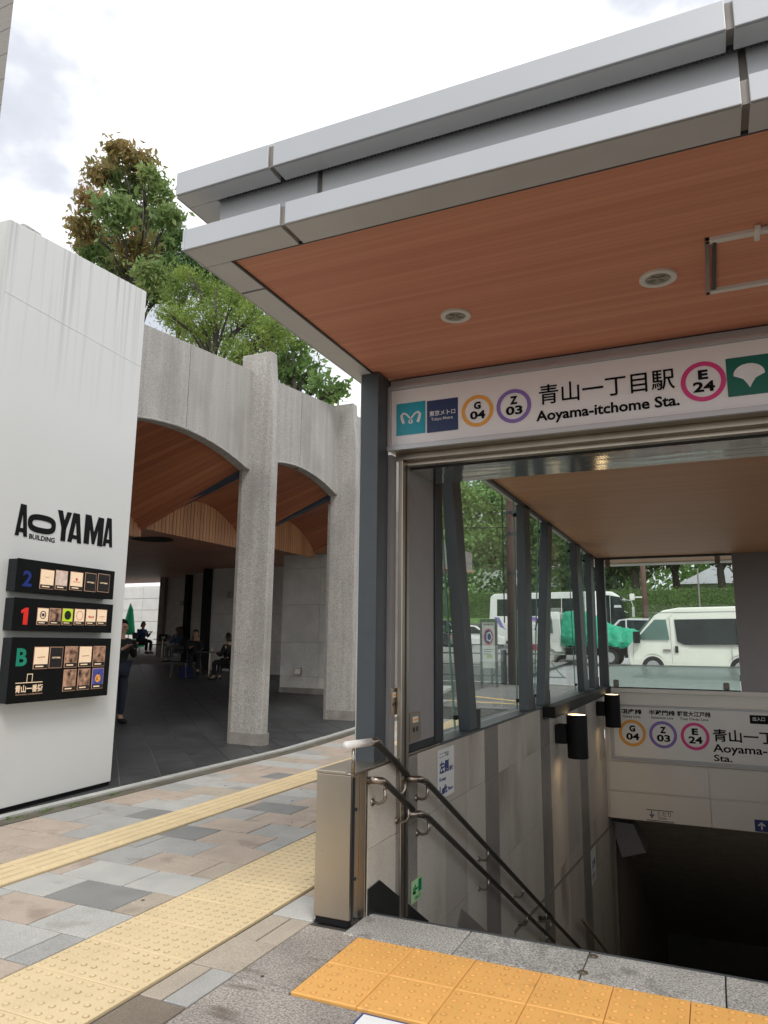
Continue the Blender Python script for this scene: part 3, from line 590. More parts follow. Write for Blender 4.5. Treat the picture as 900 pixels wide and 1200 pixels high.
# leaning steel posts between the panes (foot y, head y)
PO = [(5.60, 5.16, 5.80, 5.36), (7.55, 7.62, 7.82, 7.87), (8.33, 8.85, 8.60, 9.12), (11.15, 10.85, 11.55, 11.25), (12.2, 12.25, 12.6, 12.62)]
for a0, a1, b0, b1 in PO:
    m = MB(); m.hexa([(-1.86, a0, SILL+.02), (-1.765, a0, SILL+.02), (-1.765, b0, SILL+.02), (-1.86, b0, SILL+.02), (-1.86, a1, ZC-.002), (-1.765, a1, ZC-.002), (-1.765, b1, ZC-.002), (-1.86, b1, ZC-.002)])
    m.build('leaning_post', 'steel_post', st, bevel=.006)
    m = MB(); m.box(-1.81, -1.768, b0+.005, b0+.09, SILL+.022, SILL+.17); m.build('post_foot', 'steel_dark', st, bevel=.004)
glassmat('glass', (.95, .98, .965), .28, 0, .05, (.8, .86, .84)); glassmat('glass_frost', (.80, .86, .84), .5, .08, .55, (.78, .86, .83), True); glassmat('glass_edge', (.6, .78, .72), .6, 0, .5, (.30, .48, .42))  # clear glass: pale haze mixed in to stand for faint reflections
edges = [4.95, 5.60, 7.6, 8.40, 11.1, 12.2, 13.0]
heads = [4.95, 5.18, 7.64, 8.9, 10.9, 12.25, 13.0]
for k in range(6):
    a0, a1, b0, b1 = edges[k]+.01, heads[k]+.01, edges[k+1]-.01, heads[k+1]-.01
    m = MB(); m.prism([(-1.885, a0, SILL+.03), (-1.885, b0, SILL+.03), (-1.885, b1, 3.02), (-1.885, a1, 3.02)], (-.010, 0, 0)); m.build('glass_pane', 'glass', st)
    m = MB(); m.prism([(-1.884, b0, SILL+.03), (-1.884, b0+.018, SILL+.03), (-1.884, b1+.018, 3.02), (-1.884, b1, 3.02)], (-.012, 0, 0)); m.build('pane_edge', 'glass_edge', st)
    for z, yy in ((SILL+.12, b0-.05), (2.80, b1-.05)):
        m = MB(); m.tube([(-1.89, yy+.03, z), (-1.862, yy+.03, z)], .018, 10); m.tube([(-1.868, yy+.03, z), (-1.868, yy+.10, z)], .010, 8); m.build('glass_clamp', 'black_metal', st, smooth=True)
# back wall: panes above, sign panels below
m = MB(); m.box(-1.63, .345, YB-.02, YB, .727, 2.885); m.build('glass_pane', 'glass', st)
a, b_ = at(714, 780, y=13.25), at(868, 807, y=13.25); m = MB(); m.box(a.x, b_.x, 13.25, 13.265, .70, 1.09); m.build('frosted_screen', 'glass_frost', st)
m = MB(); m.box(a.x-.02, b_.x+.02, 13.24, 13.275, 1.09, 1.105); m.build('screen_rail', 'silver_panel', st)
m = MB(); m.box(-1.70, 2.3, YB-.045, YB+.02, .66, .727); m.build('window_sill', 'back_panel', st, bevel=.004)
MB().box(-1.64, .35, YB-.05, YB-.022, .727, .745).build('sill_strip', 'steel_dark', st)
for u in (722, 851):
    p = at(u, 800, y=YB-.04); m = MB(); m.box(p.x-.045, p.x+.045, YB-.06, YB-.022, .745, .86); m.build('glass_clip', 'gap_bronze', st, bevel=.02)
    p = at(u-10, 660, y=YB-.04); m = MB(); m.box(p.x-.04, p.x+.04, YB-.06, YB-.022, 2.75, 2.885); m.build('glass_clip', 'gap_bronze', st, bevel=.006)
MB().box(.36, 2.3, YB-.04, YB+.1, .727, 2.918).build('end_panel', 'grey_panel', st, bevel=.004)
MB().box(-1.80, -1.65, YB-.02, YB+.1, .735, 2.918).build('corner_post', 'steel_post', st)
MB().box(-1.76, 2.3, YB+.03, YB+.35, -1.35, .655).build('lintel_wall', 'back_panel', st)
for x0, x1 in ((-1.72, -.2), (-.2, 1.3), (1.3, 2.3)):
    for z0, z1 in ((-.915, -.455), (-1.35, -.935)): MB().box(x0+.004, x1-.004, YB, YB+.03, z0, z1).build('wall_panel', 'back_panel', st, bevel=.003)
MB().box(-1.70, 2.3, YB, YB+.03, .462, .655).build('wall_panel', 'back_panel', st, bevel=.003)
# right side of the stairwell (outside the picture) and underside
MB().box(2.3, 2.45, 3.82, 31, -10, .9).build('wall_right', 'beige_stone', st)
MB().box(2.32, 2.42, 4.2, 4.4, .9, 3.16).build('pillar', 'steel_post', st)
for y in (7.6, 11): MB().box(2.3, 2.42, y, y+.14, .9, ZC).build('leaning_post', 'steel_post', st)
MB().box(3.35, 3.5, 4.1, 4.25, 0, 3.1).build('pillar', 'steel_post', st)
# stairs
def flight(y0, z0, n, r=.1615, g=.30):
    for k in range(n):
        y = y0+k*g; z = z0-(k+1)*r
        MB().box(-1.755, 2.295, y+.002, y+g+.02, z-.2, z).build('step', 'stair_stone', st)
flight(3.815, 0, 13); yl = 3.815+13*.30; zl = -13*.1615
MB().box(-1.755, 2.295, yl+.022, yl+1.3, zl-.2, zl-.001).build('landing', 'stair_stone', st)
flight(yl+1.3, zl, 43); yl2 = yl+1.3+43*.30; zl2 = zl-43*.1615
MB().box(-1.755, 2.295, yl2+.02, 31, zl2-.2, zl2-.002).build('passage_floor', 'stair_stone', st)
m = MB(); m.prism([(-1.755, YB+.35, -1.35), (-1.755, 24, -6.68), (-1.755, 31, -6.68), (-1.755, 31, -.3), (-1.755, YB+.35, -.3)], (4.05, 0, 0)); m.build('passage_ceiling', 'passage_ceiling', st)
MB().box(-1.98, -1.757, YB+.001, 31, -10, -.3).build('passage_wall', 'beige_stone_warm', st); MB().box(-1.76, 2.3, 30.8, 31, -10, -6).build('passage_wall', 'passage_dark', st)
MB().box(-1.75, 2.29, 23.9, 24.1, -7.62, -6.6).build('downstand_beam', 'grey_stone', st)
MB().box(-1.755, -1.70, YB+.36, YB+.5, -4.6, -1.5).build('passage_trim', 'grey_stone', st)
a = at(820, 1100, y=24.5).x; MB().box(a, a+.42, 24.5, 24.9, zl2, -6.7).build('passage_pillar', 'grey_stone', st)
m = MB(); q = [at(u, v, y=13.36) for u, v in ((716, 962), (742, 966), (757, 999), (729, 1005))]; m.prism(q, (0, .5, 0)); m.build('bracket_plate', 'grey_panel', st)
m = MB(); m.tube([(-1.66, 16.0, -4.62), (-.9, 16.0, -4.52)], .022, 8); m.tube([(-1.66, 16.0, -4.8), (-1.0, 16.0, -4.78)], .022, 8); m.tube([(-1.68, 9.8, -1.9), (-1.68, 21, -7.9)], .02, 8); m.build('passage_handrail', 'rail_steel', st, smooth=True)
for u, v in ((866, 1070),):
    p = at(u, v, y=23.85); m = MB(); m.box(p.x-.14, p.x+.14, 23.72, 23.898, p.z-.15, p.z+.15); o = m.build('wall_light_box', 'lens_grey', None, bevel=.02); tag(o, 'small unlit box light on the dark beam far down the lower stairs', 'light box')
# ------------------------------------------------------------------ things on the station
# recessed downlights
for u, v, r, lab in ((534, 370, .078, 'round white ceiling light nearest the left edge of the wood canopy'), (771, 326, .083, 'round white ceiling light beside the hatch frame in the wood canopy')):
    p = at(u, v, z=3.105); d = thing('downlight', lab, 'ceiling light', (p.x, p.y, 3.11), 'round lights in the canopy soffit')
    m = MB(); m.disc((p.x, p.y, 3.11), X3, Y3, r, 40, d=(0, 0, -.012), r2=r*.68); m.build('rim', 'white_plastic', d, bevel=.002)
    m = MB(); m.disc((p.x, p.y, 3.109), X3, Y3, r*.68, 32, d=(0, 0, -.003)); m.build('lens', 'lens_grey', d)
    m = MB()
    for k in range(4): a = k*math.pi/4+.2; m.tube([(p.x-math.cos(a)*r*.6, p.y-math.sin(a)*r*.6, 3.104), (p.x+math.cos(a)*r*.6, p.y+math.sin(a)*r*.6, 3.104)], .0025, 5)
    m.build('grid', 'stainless', d)
# hatch frame
q = [at(u, v, z=3.098) for u, v in ((826, 284), (840, 342))]; hx0, hy0, hy1 = .075, 3.085, 3.60
h = thing('hatch_frame', 'white metal hatch frame with a bolt fixed flat on the wood soffit', 'hatch frame', (hx0, hy0, 3.11))
m = MB(); m.box(hx0, 1.1, hy0, hy0+.022, 3.09, 3.111); m.build('frame_bar', 'white_plastic', h, bevel=.003); m = MB(); m.box(hx0, 1.1, hy0+.03, hy0+.045, 3.098, 3.111); m.build('frame_bar', 'white_plastic', h)
m = MB(); m.box(hx0, 1.1, hy1-.03, hy1, 3.09, 3.111); m.build('frame_bar', 'white_plastic', h, bevel=.003)
m = MB(); m.box(hx0, hx0+.018, hy0, hy1, 3.09, 3.111); m.build('frame_bar', 'stainless', h); m = MB(); m.box(hx0+.03, hx0+.045, hy0+.03, hy1-.03, 3.098, 3.111); m.build('frame_bar', 'steel_post', h)
m = MB(); m.box(.262, .282, hy0-.04, hy0+.05, 3.075, 3.1); m.box(.28, .6, hy0-.012, hy0+.0, 3.08, 3.1); m.build('bolt', 'white_plastic', h, bevel=.003)
# --- the main sign
YS = 4.08
sg = thing('station_sign', 'long white station name sign above the stair entrance, with line number circles and logos', 'sign', (-.9, YS, 2.63))
m = MB(); m.box(-1.815, 3.4, YS+.012, YS+.10, 2.625, 3.045); m.build('sign_box', 'stainless', sg, bevel=.004)
MB().box(-1.79, 3.38, YS+.002, YS+.014, 2.655, 3.02).build('sign_face', 'sign_face', sg)
m = MB(); m.box(-1.815, 3.4, YS-.012, YS+.011, 3.022, 3.045); m.box(-1.815, 3.4, YS-.02, YS+.011, 2.62, 2.652); m.box(-1.815, -1.792, YS-.012, YS+.011, 2.653, 3.021); m.build('sign_frame', 'silver_panel', sg, bevel=.003)
def SP(u, v, y=None): p = at(u, v, y=YS if y is None else y); return Vector((p.x, YS if y is None else y, p.z))
def card(name, P0, P1, mname, parent, y, d=.002, r=0):
    m = MB(); m.box(P0.x, P1.x, y-d, y-.0002, P0.z, P1.z); return m.build(name, mname, parent)
NF = Vector((0, -1, 0))
a, b_ = SP(464.5, 511), SP(498.5, 469.5); card('metro_logo', a, Vector((b_.x, 0, b_.z)), 'teal', sg, YS); tw = b_.x-a.x; th_ = b_.z-a.z
# white double-loop emblem: two leaning loops meeting at the foot
m = MB(); cx, cz = (a.x+b_.x)/2, (a.z+b_.z)/2; k = tw
def ribbon(pts, w, y, d=.0012):
    pts = [Vector((p[0], 0, p[1])) for p in pts]; L_, R_ = [], []
    for i, p in enumerate(pts):
        t = (pts[min(i+1, len(pts)-1)]-pts[max(i-1, 0)]).normalized(); n = Vector((-t.z, 0, t.x)); ww = w[i] if isinstance(w, list) else w
        L_.append(p+n*ww/2); R_.append(p-n*ww/2)
    for i in range(len(pts)-1): m.add([(q.x, y-d, q.z) for q in (L_[i], L_[i+1], R_[i+1], R_[i])], [(0, 1, 2, 3)])
for s_ in (-1, 1):
    P = [(s_*.24, -.15), (s_*.29, -.02), (s_*.32, .12), (s_*.26, .19), (s_*.16, .16), (s_*.04, .03), (-s_*.05, -.08), (-s_*.05, -.14), (0, -.16)]
    ribbon([(cx+x*k, cz+z*k) for x, z in P], [k*.10, k*.10, k*.09, k*.07, k*.06, k*.055, k*.05, k*.05, k*.05], YS-.002)
m.build('emblem', 'white_ink', sg)
a, b_ = SP(500.5, 507.5), SP(536.5, 465.5); card('operator_plate', a, b_, 'navy', sg, YS); tw, th_ = b_.x-a.x, b_.z-a.z
text('lettering', '東京メトロ', (a.x+tw*.08, YS-.002, a.z+th_*.50), X3, Z3, tw*.84, th_*.17, 'white_ink', sg, .015)
text('lettering', 'Tokyo Metro', (a.x+tw*.14, YS-.002, a.z+th_*.33), X3, Z3, tw*.70, th_*.12, 'white_ink', sg, .01)
def circle(u, v, R_, ring, l1, l2, parent, y):
    p = at(u, v, y=y); m = MB(); m.disc((p.x, y-.0003, p.z), X3, Z3, R_, 48, d=(0, -.0015, 0), r2=R_*.78); m.build('line_circle', ring, parent)
    text('lettering', l1, (p.x-R_*.21, y-.0003, p.z+R_*.10), X3, Z3, R_*.44, R_*.48, 'ink', parent, .05)
    text('lettering', l2, (p.x-R_*.46, y-.0003, p.z-R_*.52), X3, Z3, R_*.96, R_*.52, 'ink', parent, .035)
circle(559.3, 481.5, .100, 'orange_ring', 'G', '04', sg, YS); circle(602, 475.8, .105, 'purple_ring', 'Z', '03', sg, YS); circle(824, 447, .112, 'magenta_ring', 'E', '24', sg, YS)
a, b_ = SP(632, 475), SP(790, 433.5); text('lettering', '青山一丁目駅', a, X3, Z3, b_.x-a.x, .122, 'ink', sg, .009)
a, b_ = SP(628.5, 498), SP(796, 463); text('lettering', 'Aoyama-itchome Sta.', (a.x, YS, SP(636, 497).z), X3, Z3, b_.x-a.x, .083, 'ink', sg, .026)
a, b_ = SP(853.5, 465.5), SP(853, 420.5); gz0, gz1 = a.z, b_.z; gw = gz1-gz0
card('ginkgo_plate', Vector((a.x, 0, gz0)), Vector((a.x+gw*1.03, 0, gz1)), 'toei_green', sg, YS)
m = MB(); cx, cz = a.x+gw*.5, gz0+gw*.52; pts = [(0, -.34)]
for i in range(13): t = math.radians(-20+i*220/12); pts.append((.33*math.cos(t), .03+.25*math.sin(t)))
pts = [(0, -.34), (.06, -.22), (.14, -.10), (.24, -.05), (.35, .0)]+[(.35*math.cos(math.radians(t)), .02+.27*math.sin(math.radians(t))) for t in range(12, 175, 14)]+[(-.35, .0), (-.24, -.05), (-.14, -.10), (-.06, -.22)]
m.add([(cx+x*gw, YS-.0032, cz+z*gw) for x, z in pts]+[(cx, YS-.0032, cz)], [(i, (i+1) % len(pts), len(pts)) for i in range(len(pts))]); m.build('ginkgo_emblem', 'white_ink', sg)
# --- the sign on the lower wall
Y2 = 12.985
s2g = thing('stairway_sign', 'white station sign with three line circles on the wall over the lower stairs', 'sign', (-.6, Y2, -.43))
MB().box(-1.70, 2.28, Y2-.012, YB-.001, -.445, .457).build('sign_board', 'back_panel', s2g, bevel=.004)
MB().box(-1.60, 2.2, Y2-.02, Y2-.013, -.37, .426).build('sign_face', 'sign_face_dim', s2g)
m = MB(); m.box(-1.66, 2.24, Y2-.03, Y2-.0125, .428, .455); m.box(-1.66, 2.24, Y2-.03, Y2-.0125, -.42, -.373); m.box(-1.66, -1.603, Y2-.03, Y2-.0125, -.372, .427); m.build('sign_frame', 'silver_panel', s2g, bevel=.004)
Y2 -= .0205
for u, v, ring, a1, a2, jp, en in ((741, 859, 'orange_ring', 'G', '04', '銀座線', 'Ginza Line'), (777, 861, 'purple_ring', 'Z', '03', '半蔵門線', 'Hanzomon Line'), (814.5, 863, 'magenta_ring', 'E', '24', '都営大江戸線', 'Toei Oedo Line')):
    circle(u, v, .212, ring, a1, a2, s2g, Y2); p = at(u, v, y=Y2); w = {3: .33, 4: .40, 6: .50}[len(jp)]
    text('lettering', jp, (p.x-w/2, Y2, p.z+.30), X3, Z3, w, .085, 'ink', s2g, .03); text('lettering', en, (p.x-w*.42, Y2, p.z+.245), X3, Z3, w*.84, .04, 'ink', s2g, .01)
p = at(836, 869, y=Y2); text('lettering', '青山一丁目駅', (p.x, Y2, p.z), X3, Z3, 1.30, .195, 'ink', s2g, .02)
p = at(836, 884, y=Y2); text('lettering', 'Aoyama-itchome', (p.x, Y2, p.z), X3, Z3, 1.45, .16, 'ink', s2g, .02); p = at(837, 892, y=Y2); text('lettering', 'Sta.', (p.x, Y2, p.z), X3, Z3, .26, .10, 'ink', s2g, .02)
a = at(879, 848, y=Y2); m = MB(); m.box(a.x, a.x+.5, Y2-.002, Y2, a.z, a.z+.13); m.build('exit_plate', 'ink', s2g); text('lettering', '出入口', (a.x+.04, Y2-.002, a.z+.045), X3, Z3, .17, .06, 'white_ink', s2g, .01); text('lettering', '→', (a.x+.3, Y2-.002, a.z+.03), X3, Z3, .12, .07, 'white_ink', s2g, .02)
# descend notice and blue arrow plate on the lowest panel
n1 = thing('direction_notice', 'small downward arrow notice between two thin lines on the pale lower panel', 'notice', (-.95, YB, -1.25)); yy = YB-.001
a, b_ = at(758, 961, y=yy), at(789, 948, y=yy); m = MB(); m.box(a.x, b_.x, yy-.001, yy, a.z+.0, a.z+.01); m.box(a.x, b_.x, yy-.001, yy, b_.z-.05, b_.z-.04); m.build('line', 'ink', n1)
text('lettering', '↓', (a.x+.04, yy, a.z+.04), X3, Z3, .08, .11, 'ink_blue', n1, .03); text('lettering', 'くだり', (a.x+.17, yy, a.z+.08), X3, Z3, .2, .07, 'ink', n1, .0); text('lettering', 'Down', (a.x+.18, yy, a.z+.03), X3, Z3, .12, .04, 'ink', n1)
n2 = thing('arrow_plate', 'blue plate with a white up arrow on the pale lower panel', 'sign', (.4, YB, -1.3)); a = at(885, 974, y=yy); m = MB(); m.box(a.x, a.x+.55, yy-.003, yy, a.z, a.z+.17); m.build('plate', 'ink_blue', n2)
text('lettering', '↑', (a.x+.04, yy-.003, a.z+.03), X3, Z3, .11, .11, 'white_ink', n2, .03); text('lettering', '出口', (a.x+.22, yy-.003, a.z+.03), X3, Z3, .2, .10, 'white_ink', n2, .02)
# sheets on the side wall (faces +X; text reads along +Y)
def wsheet(name, lab, u0, v0, u1, v1, mname, x=-1.756):
    a, b_ = at(u0, v0, x=x), at(u1, v1, x=x); t = thing(name, lab, 'notice', (x, a.y, b_.z)); m = MB(); m.box(x, x+.002, a.y, b_.y, b_.z, a.z); m.build('sheet', mname, t); return t, a.y, b_.y, b_.z, a.z, x+.002
t, ya, yb, za, zb, xx = wsheet('keep_left_notice', 'white paper notice asking to keep left, on the stone wall under the glass', 512.5, 880, 532, 928, 'sheet_white'); w, hh = yb-ya, zb-za
text('lettering', 'ここでは', (xx, ya+w*.1, za+hh*.83), Y3, Z3, w*.55, hh*.1, 'ink', t, .01); text('lettering', '左側', (xx, ya+w*.1, za+hh*.50), Y3, Z3, w*.55, hh*.26, 'ink_blue', t, .04); text('lettering', '通行', (xx, ya+w*.68, za+hh*.50), Y3, Z3, w*.25, hh*.1, 'ink_blue', t, .02)
text('lettering', 'Keep', (xx, ya+w*.1, za+hh*.33), Y3, Z3, w*.38, hh*.1, 'ink_blue', t, .02); text('lettering', 'Left', (xx, ya+w*.1, za+hh*.08), Y3, Z3, w*.45, hh*.18, 'ink_blue', t, .04); text('lettering', 'Please', (xx, ya+w*.6, za+hh*.1), Y3, Z3, w*.3, hh*.08, 'ink_blue', t, .01)
t, ya, yb, za, zb, xx = wsheet('escape_sign', 'small green glowing-paint escape arrow sign low on the stone wall beside the track', 482, 1034, 494.5, 1050, 'photolum'); w, hh = yb-ya, zb-za
text('lettering', '←', (xx, ya+w*.08, za+hh*.35), Y3, Z3, w*.5, hh*.45, 'exit_green', t, .05); m = MB(); m.box(xx, xx+.001, ya+w*.62, ya+w*.92, za+hh*.35, za+hh*.9); m.build('pictogram', 'exit_green', t); text('lettering', '出口', (xx, ya+w*.3, za+hh*.1), Y3, Z3, w*.5, hh*.16, 'exit_green', t, .02)
t, ya, yb, za, zb, xx = wsheet('wall_notice', 'pale narrow notice on the dim stone wall near the bottom of the stairs', 692, 998, 699, 1028, 'sheet_white'); w, hh = yb-ya, zb-za
text('lettering', '左側', (xx, ya+w*.2, za+hh*.45), Y3, Z3, w*.6, hh*.22, 'ink_blue', t, .03); text('lettering', 'Left', (xx, ya+w*.2, za+hh*.15), Y3, Z3, w*.5, hh*.14, 'ink_blue', t, .02)
# --- wall lamps
def wall_lamp(y, z0, z1, lab):
    r = .118; x = -1.52; t = thing('wall_lamp', lab, 'wall lamp', (-1.76, y, (z0+z1)/2), 'black cylinder lamps on the stair wall')
    m = MB(); m.disc((x, y, z0), X3, Y3, r, 36, d=(0, 0, z1-z0), r2=r*.9); m.build('shade', 'black_metal', t, smooth=False)
    m = MB(); m.box(-1.758, x-r+.01, y-.11, y+.11, z1-.33, z1-.12); m.build('bracket', 'black_metal', t, bevel=.006)
    m = MB(); m.disc((x, y, (z0+z1)/2), X3, Y3, r*.9, 24, d=(0, 0, .02)); m.build('baffle', 'black_metal', t)
    m = MB(); m.disc((x, y, z1-.014), X3, Y3, r*.88, 24, d=(0, 0, .01)); m.build('top_diffuser', 'warm_glow', t); m = MB(); m.disc((x, y, z0+.016), X3, Y3, r*.88, 24, d=(0, 0, .01)); m.build('bottom_diffuser', 'warm_glow', t)
    l = bpy.data.lights.new('lamp_light', 'SPOT'); l.energy = 5; l.spot_size = math.radians(95); l.spot_blend = .9; l.color = (1, .72, .42); l.shadow_soft_size = .08
    lo = bpy.data.objects.new('lamp_light', l); COL.objects.link(lo); lo.location = (x, y, z0+.002); lo.rotation_euler = (0, math.radians(-14), 0)
wall_lamp(8.95, .13, .62, 'black cylinder wall lamp nearest the stair top, glowing at both ends')
wall_lamp(12.25, .16, .66, 'black cylinder wall lamp in the corner beside the lower sign')
MB().box(-1.75, -1.62, 8.2, YB-.05, SILL-.10, SILL+.021).build('ledge_rail', 'black_metal', st, bevel=.005)
# --- handrails
def rail(name, lab, pts, mname='rail_dark', r=.0185, ends=(True, False), brk=(), label_cat='handrail', group='handrails down the stair wall'):
    t = thing(name, lab, label_cat, pts[0], group); m = MB(); P = [Vector(p) for p in pts]
    path = [P[0]]
    for i in range(1, len(P)-1):
        a = (P[i-1]-P[i]).normalized(); c = (P[i+1]-P[i]).normalized(); k = min(.06, (P[i-1]-P[i]).length*.45)
        path += [P[i]+a*k, P[i]+(a+c)*k*.32, P[i]+c*k]
    path.append(P[-1]); m.tube(path, r, 14); m.build('rail', mname, t, smooth=True)
    for (y, z) in brk:
        m = MB(); x = P[1].x; pth = [(-1.757, y, z-.09), (-1.72, y, z-.095), (x-.01, y, z-.085), (x+.004, y, z-.06), (x, y, z-.012)]
        m.tube(pth, .0085, 10); m.disc((-1.759, y, z-.09), Y3, Z3, .02, 20, d=(.006, 0, 0)); m.build('bracket', 'rail_steel', t, smooth=True)
    return t
RX = -1.685
def steel_end(t, pts, r): m = MB(); m.tube(pts, r, 14); m.build('end_bend', 'rail_steel', t, smooth=True)
t = rail('handrail', 'short lower handrail on the stone wall before the shutter track', [(-1.757, 3.72, .69), (RX, 3.74, .69), (RX, 3.80, .67), (RX, 4.20, .455)], brk=((3.79, .655), (4.13, .49)))
steel_end(t, [(-1.757, 3.72, .69), (-1.71, 3.725, .692), (RX, 3.75, .688), (RX, 3.80, .668)], .0195)
t = rail('handrail', 'upper long handrail running down the stairs from the shutter track', [(-1.757, 4.25, .615), (RX, 4.28, .615), (RX, 4.43, .575), (RX, 8.03, -1.32)], brk=((4.44, .56), (6.82, -.69), (7.75, -1.18), (5.75, -.12)))
steel_end(t, [(-1.757, 4.25, .615), (-1.71, 4.255, .617), (RX, 4.31, .61), (RX, 4.43, .573)], .0195)
t = rail('handrail', 'lower long handrail running down the stairs under the upper one', [(-1.757, 4.25, .415), (RX, 4.28, .415), (RX, 4.45, .365), (RX, 8.08, -1.56)], brk=((4.46, .35), (5.75, -.33), (6.95, -.96), (7.75, -1.38)))
steel_end(t, [(-1.757, 4.25, .415), (-1.71, 4.255, .417), (RX, 4.31, .41), (RX, 4.45, .363)], .0195)
t = rail('handrail', 'handrail that takes over lower down, just behind the end of the upper one', [(-1.757, 7.75, -1.25), (RX, 7.78, -1.25), (RX, 7.9, -1.27), (RX, 9.6, -2.16)], brk=((7.95, -1.33),))
t = rail('handrail', 'top handrail with a white wrapped end standing on the steel wall cap', [(-1.745, 3.44, .905), (-1.745, 3.80, .885), (-1.72, 4.20, .648)], r=.019, brk=())
m = MB(); m.tube([(-1.745, 3.435, .905), (-1.745, 3.72, .889)], .0205, 16); m.build('wrapped_end', 'rail_white', t, smooth=True)
m = MB(); m.tube([(-1.745, 3.72, .889), (-1.745, 3.80, .885), (-1.744, 3.83, .872), (-1.742, 3.86, .852)], .0200, 16); m.build('elbow', 'rail_steel', t, smooth=True)
m = MB(); m.tube([(-1.745, 3.52, .75), (-1.745, 3.52, .89)], .009, 12); m.disc((-1.765, 3.52, .752), X3, Y3, .02, 16, d=(0, 0, .005)); m.build('stanchion', 'rail_steel', t, smooth=True)
m = MB(); pth = [(-1.757, 4.13, .56), (-1.72, 4.13, .555), (-1.712, 4.15, .58), (-1.72, 4.16, .63)]; m.tube(pth, .0085, 10); m.build('bracket', 'rail_steel', t, smooth=True)
# ================================================================== THE WHITE WALL, LOGO, DIRECTORIES
wp = Vector((-5.443, 4.463, 0)); wu = Vector((-.0814, .9967, 0)).normalized(); wn = Vector((wu.y, -wu.x, 0))
def WH(u, v, off=0): q = hit(u, v, wp+wn*off, wn); return (q-wp-wn*off).dot(wu), q.z
def WP(s, z, off=0): return wp+wu*s+wn*off+Z3*z
ww = thing('white_wall', 'tall white rendered wall with rain streaks, slanting top edge, beside the pavement', 'wall', (-5.5, 4.8, 0))
s0, z0 = WH(12.6, 256.6); s1, z1 = WH(172, 342); s1b, _ = WH(141, 918.7)
m = MB(); m.prism([WP(s0, .045), WP(s1, .045), WP(s1, z1), WP(s0, z0)], -wn*.27)
m.build('wall_body', 'white_render', ww, bevel=.006)
m = MB(); m.prism([WP(s0, .0, -.02), WP(s1, .0, -.02), WP(s1, .045, -.02), WP(s0, .045, -.02)], -wn*.25); m.build('shadow_gap', 'black_metal', ww)
s_, z_ = WH(12, 345); m = MB(); m.prism([WP(s0+.01, z_, .0005), WP(s1-.01, z_+.0, .0005), WP(s1-.01, z_+.004, .0005), WP(s0+.01, z_+.004, .0005)], wn*.0015); m.build('seam', 'sheet_white', ww)
lg = thing('building_logo', 'big black AOYAMA BUILDING lettering with a flat round O on the white wall', 'lettering', (-5.45, 4.9, 2.2))
def glyph(u0, v0t, v0b, u1, v1t, v1b, polys, name='letter'):
    """cell corners in the photograph, letter outline in 0..1"""
    sl, _ = WH(u0, v0b); sr, _ = WH(u1, v1b); zt = (WH(u0, v0t)[1]+WH(u1, v1t)[1])/2; zb = (WH(u0, v0b)[1]+WH(u1, v1b)[1])/2
    m = MB()
    for P in polys: m.prism([WP(sl+(sr-sl)*x, zb+(zt-zb)*y, .0) for x, y in P], wn*.005)
    m.build(name, 'ink', lg)
Ag = [[(0, 0), (.29, 0), (.35, .20), (.5, .74), (.5, 1), (.27, 1)], [(1, 0), (.71, 0), (.65, .20), (.5, .74), (.5, 1), (.73, 1)], [(.32, .12), (.68, .12), (.64, .25), (.36, .25)]]
Yg = [[(.35, 0), (.67, 0), (.67, .42), (.35, .42)], [(0, 1), (.34, 1), (.52, .66), (.67, .42), (.35, .42)], [(1, 1), (.68, 1), (.48, .60), (.45, .42), (.67, .42)]]
Mg = [[(0, 0), (.27, 0), (.27, .55), (.30, 1), (0, 1)], [(1, 0), (.73, 0), (.73, .55), (.70, 1), (1, 1)], [(.30, 1), (.26, .62), (.44, .02), (.5, .02), (.5, .42)], [(.70, 1), (.74, .62), (.56, .02), (.5, .02), (.5, .42)]]

def px6(x, y_): return x/6, 560+y_/6
def cell(x0, x1, t0, t1, b0, b1, polys): glyph(x0/6, 560+t0/6, 560+b0/6, x1/6, 560+t1/6, 560+b1/6, polys)
cell(102, 187, 170, 192, 402, 414, Ag); cell(388, 487, 222, 240, 440, 447, Yg); cell(472, 568, 236, 256, 447, 462, Ag); cell(585, 716, 258, 276, 464, 478, Mg); cell(720, 786, 274, 287, 478, 489, Ag)
m = MB(); sa, zt = WH(200/6, 560+262/6); sb, zb = WH(386/6, 560+388/6); zt = (WH(293/6, 560+260/6)[1]); zb = WH(293/6, 560+392/6)[1]; cs, cz = (sa+sb)/2, (zt+zb)/2; ra, rb = (sb-sa)/2, (zt-zb)/2
def sup(t, a, b, p=2.8): c, s = math.cos(t), math.sin(t); return math.copysign(abs(c)**(2/p), c)*a, math.copysign(abs(s)**(2/p), s)*b
n = 40
for i in range(n):
    t0, t1 = 2*math.pi*i/n, 2*math.pi*(i+1)/n; q = [sup(t0, ra, rb), sup(t1, ra, rb), sup(t1, ra*.70, rb*.40), sup(t0, ra*.70, rb*.40)]
    m.prism([WP(cs+x, cz+z) for x, z in q], wn*.005)
m.build('letter', 'ink', lg)
(sa, za_), (sb, _) = WH(203/6, 560+417/6), WH(384/6, 560+437/6); text('lettering', 'BUILDING', WP(sa, za_-.012, .001), wu, Z3, sb-sa, .045, 'ink', lg, .03)
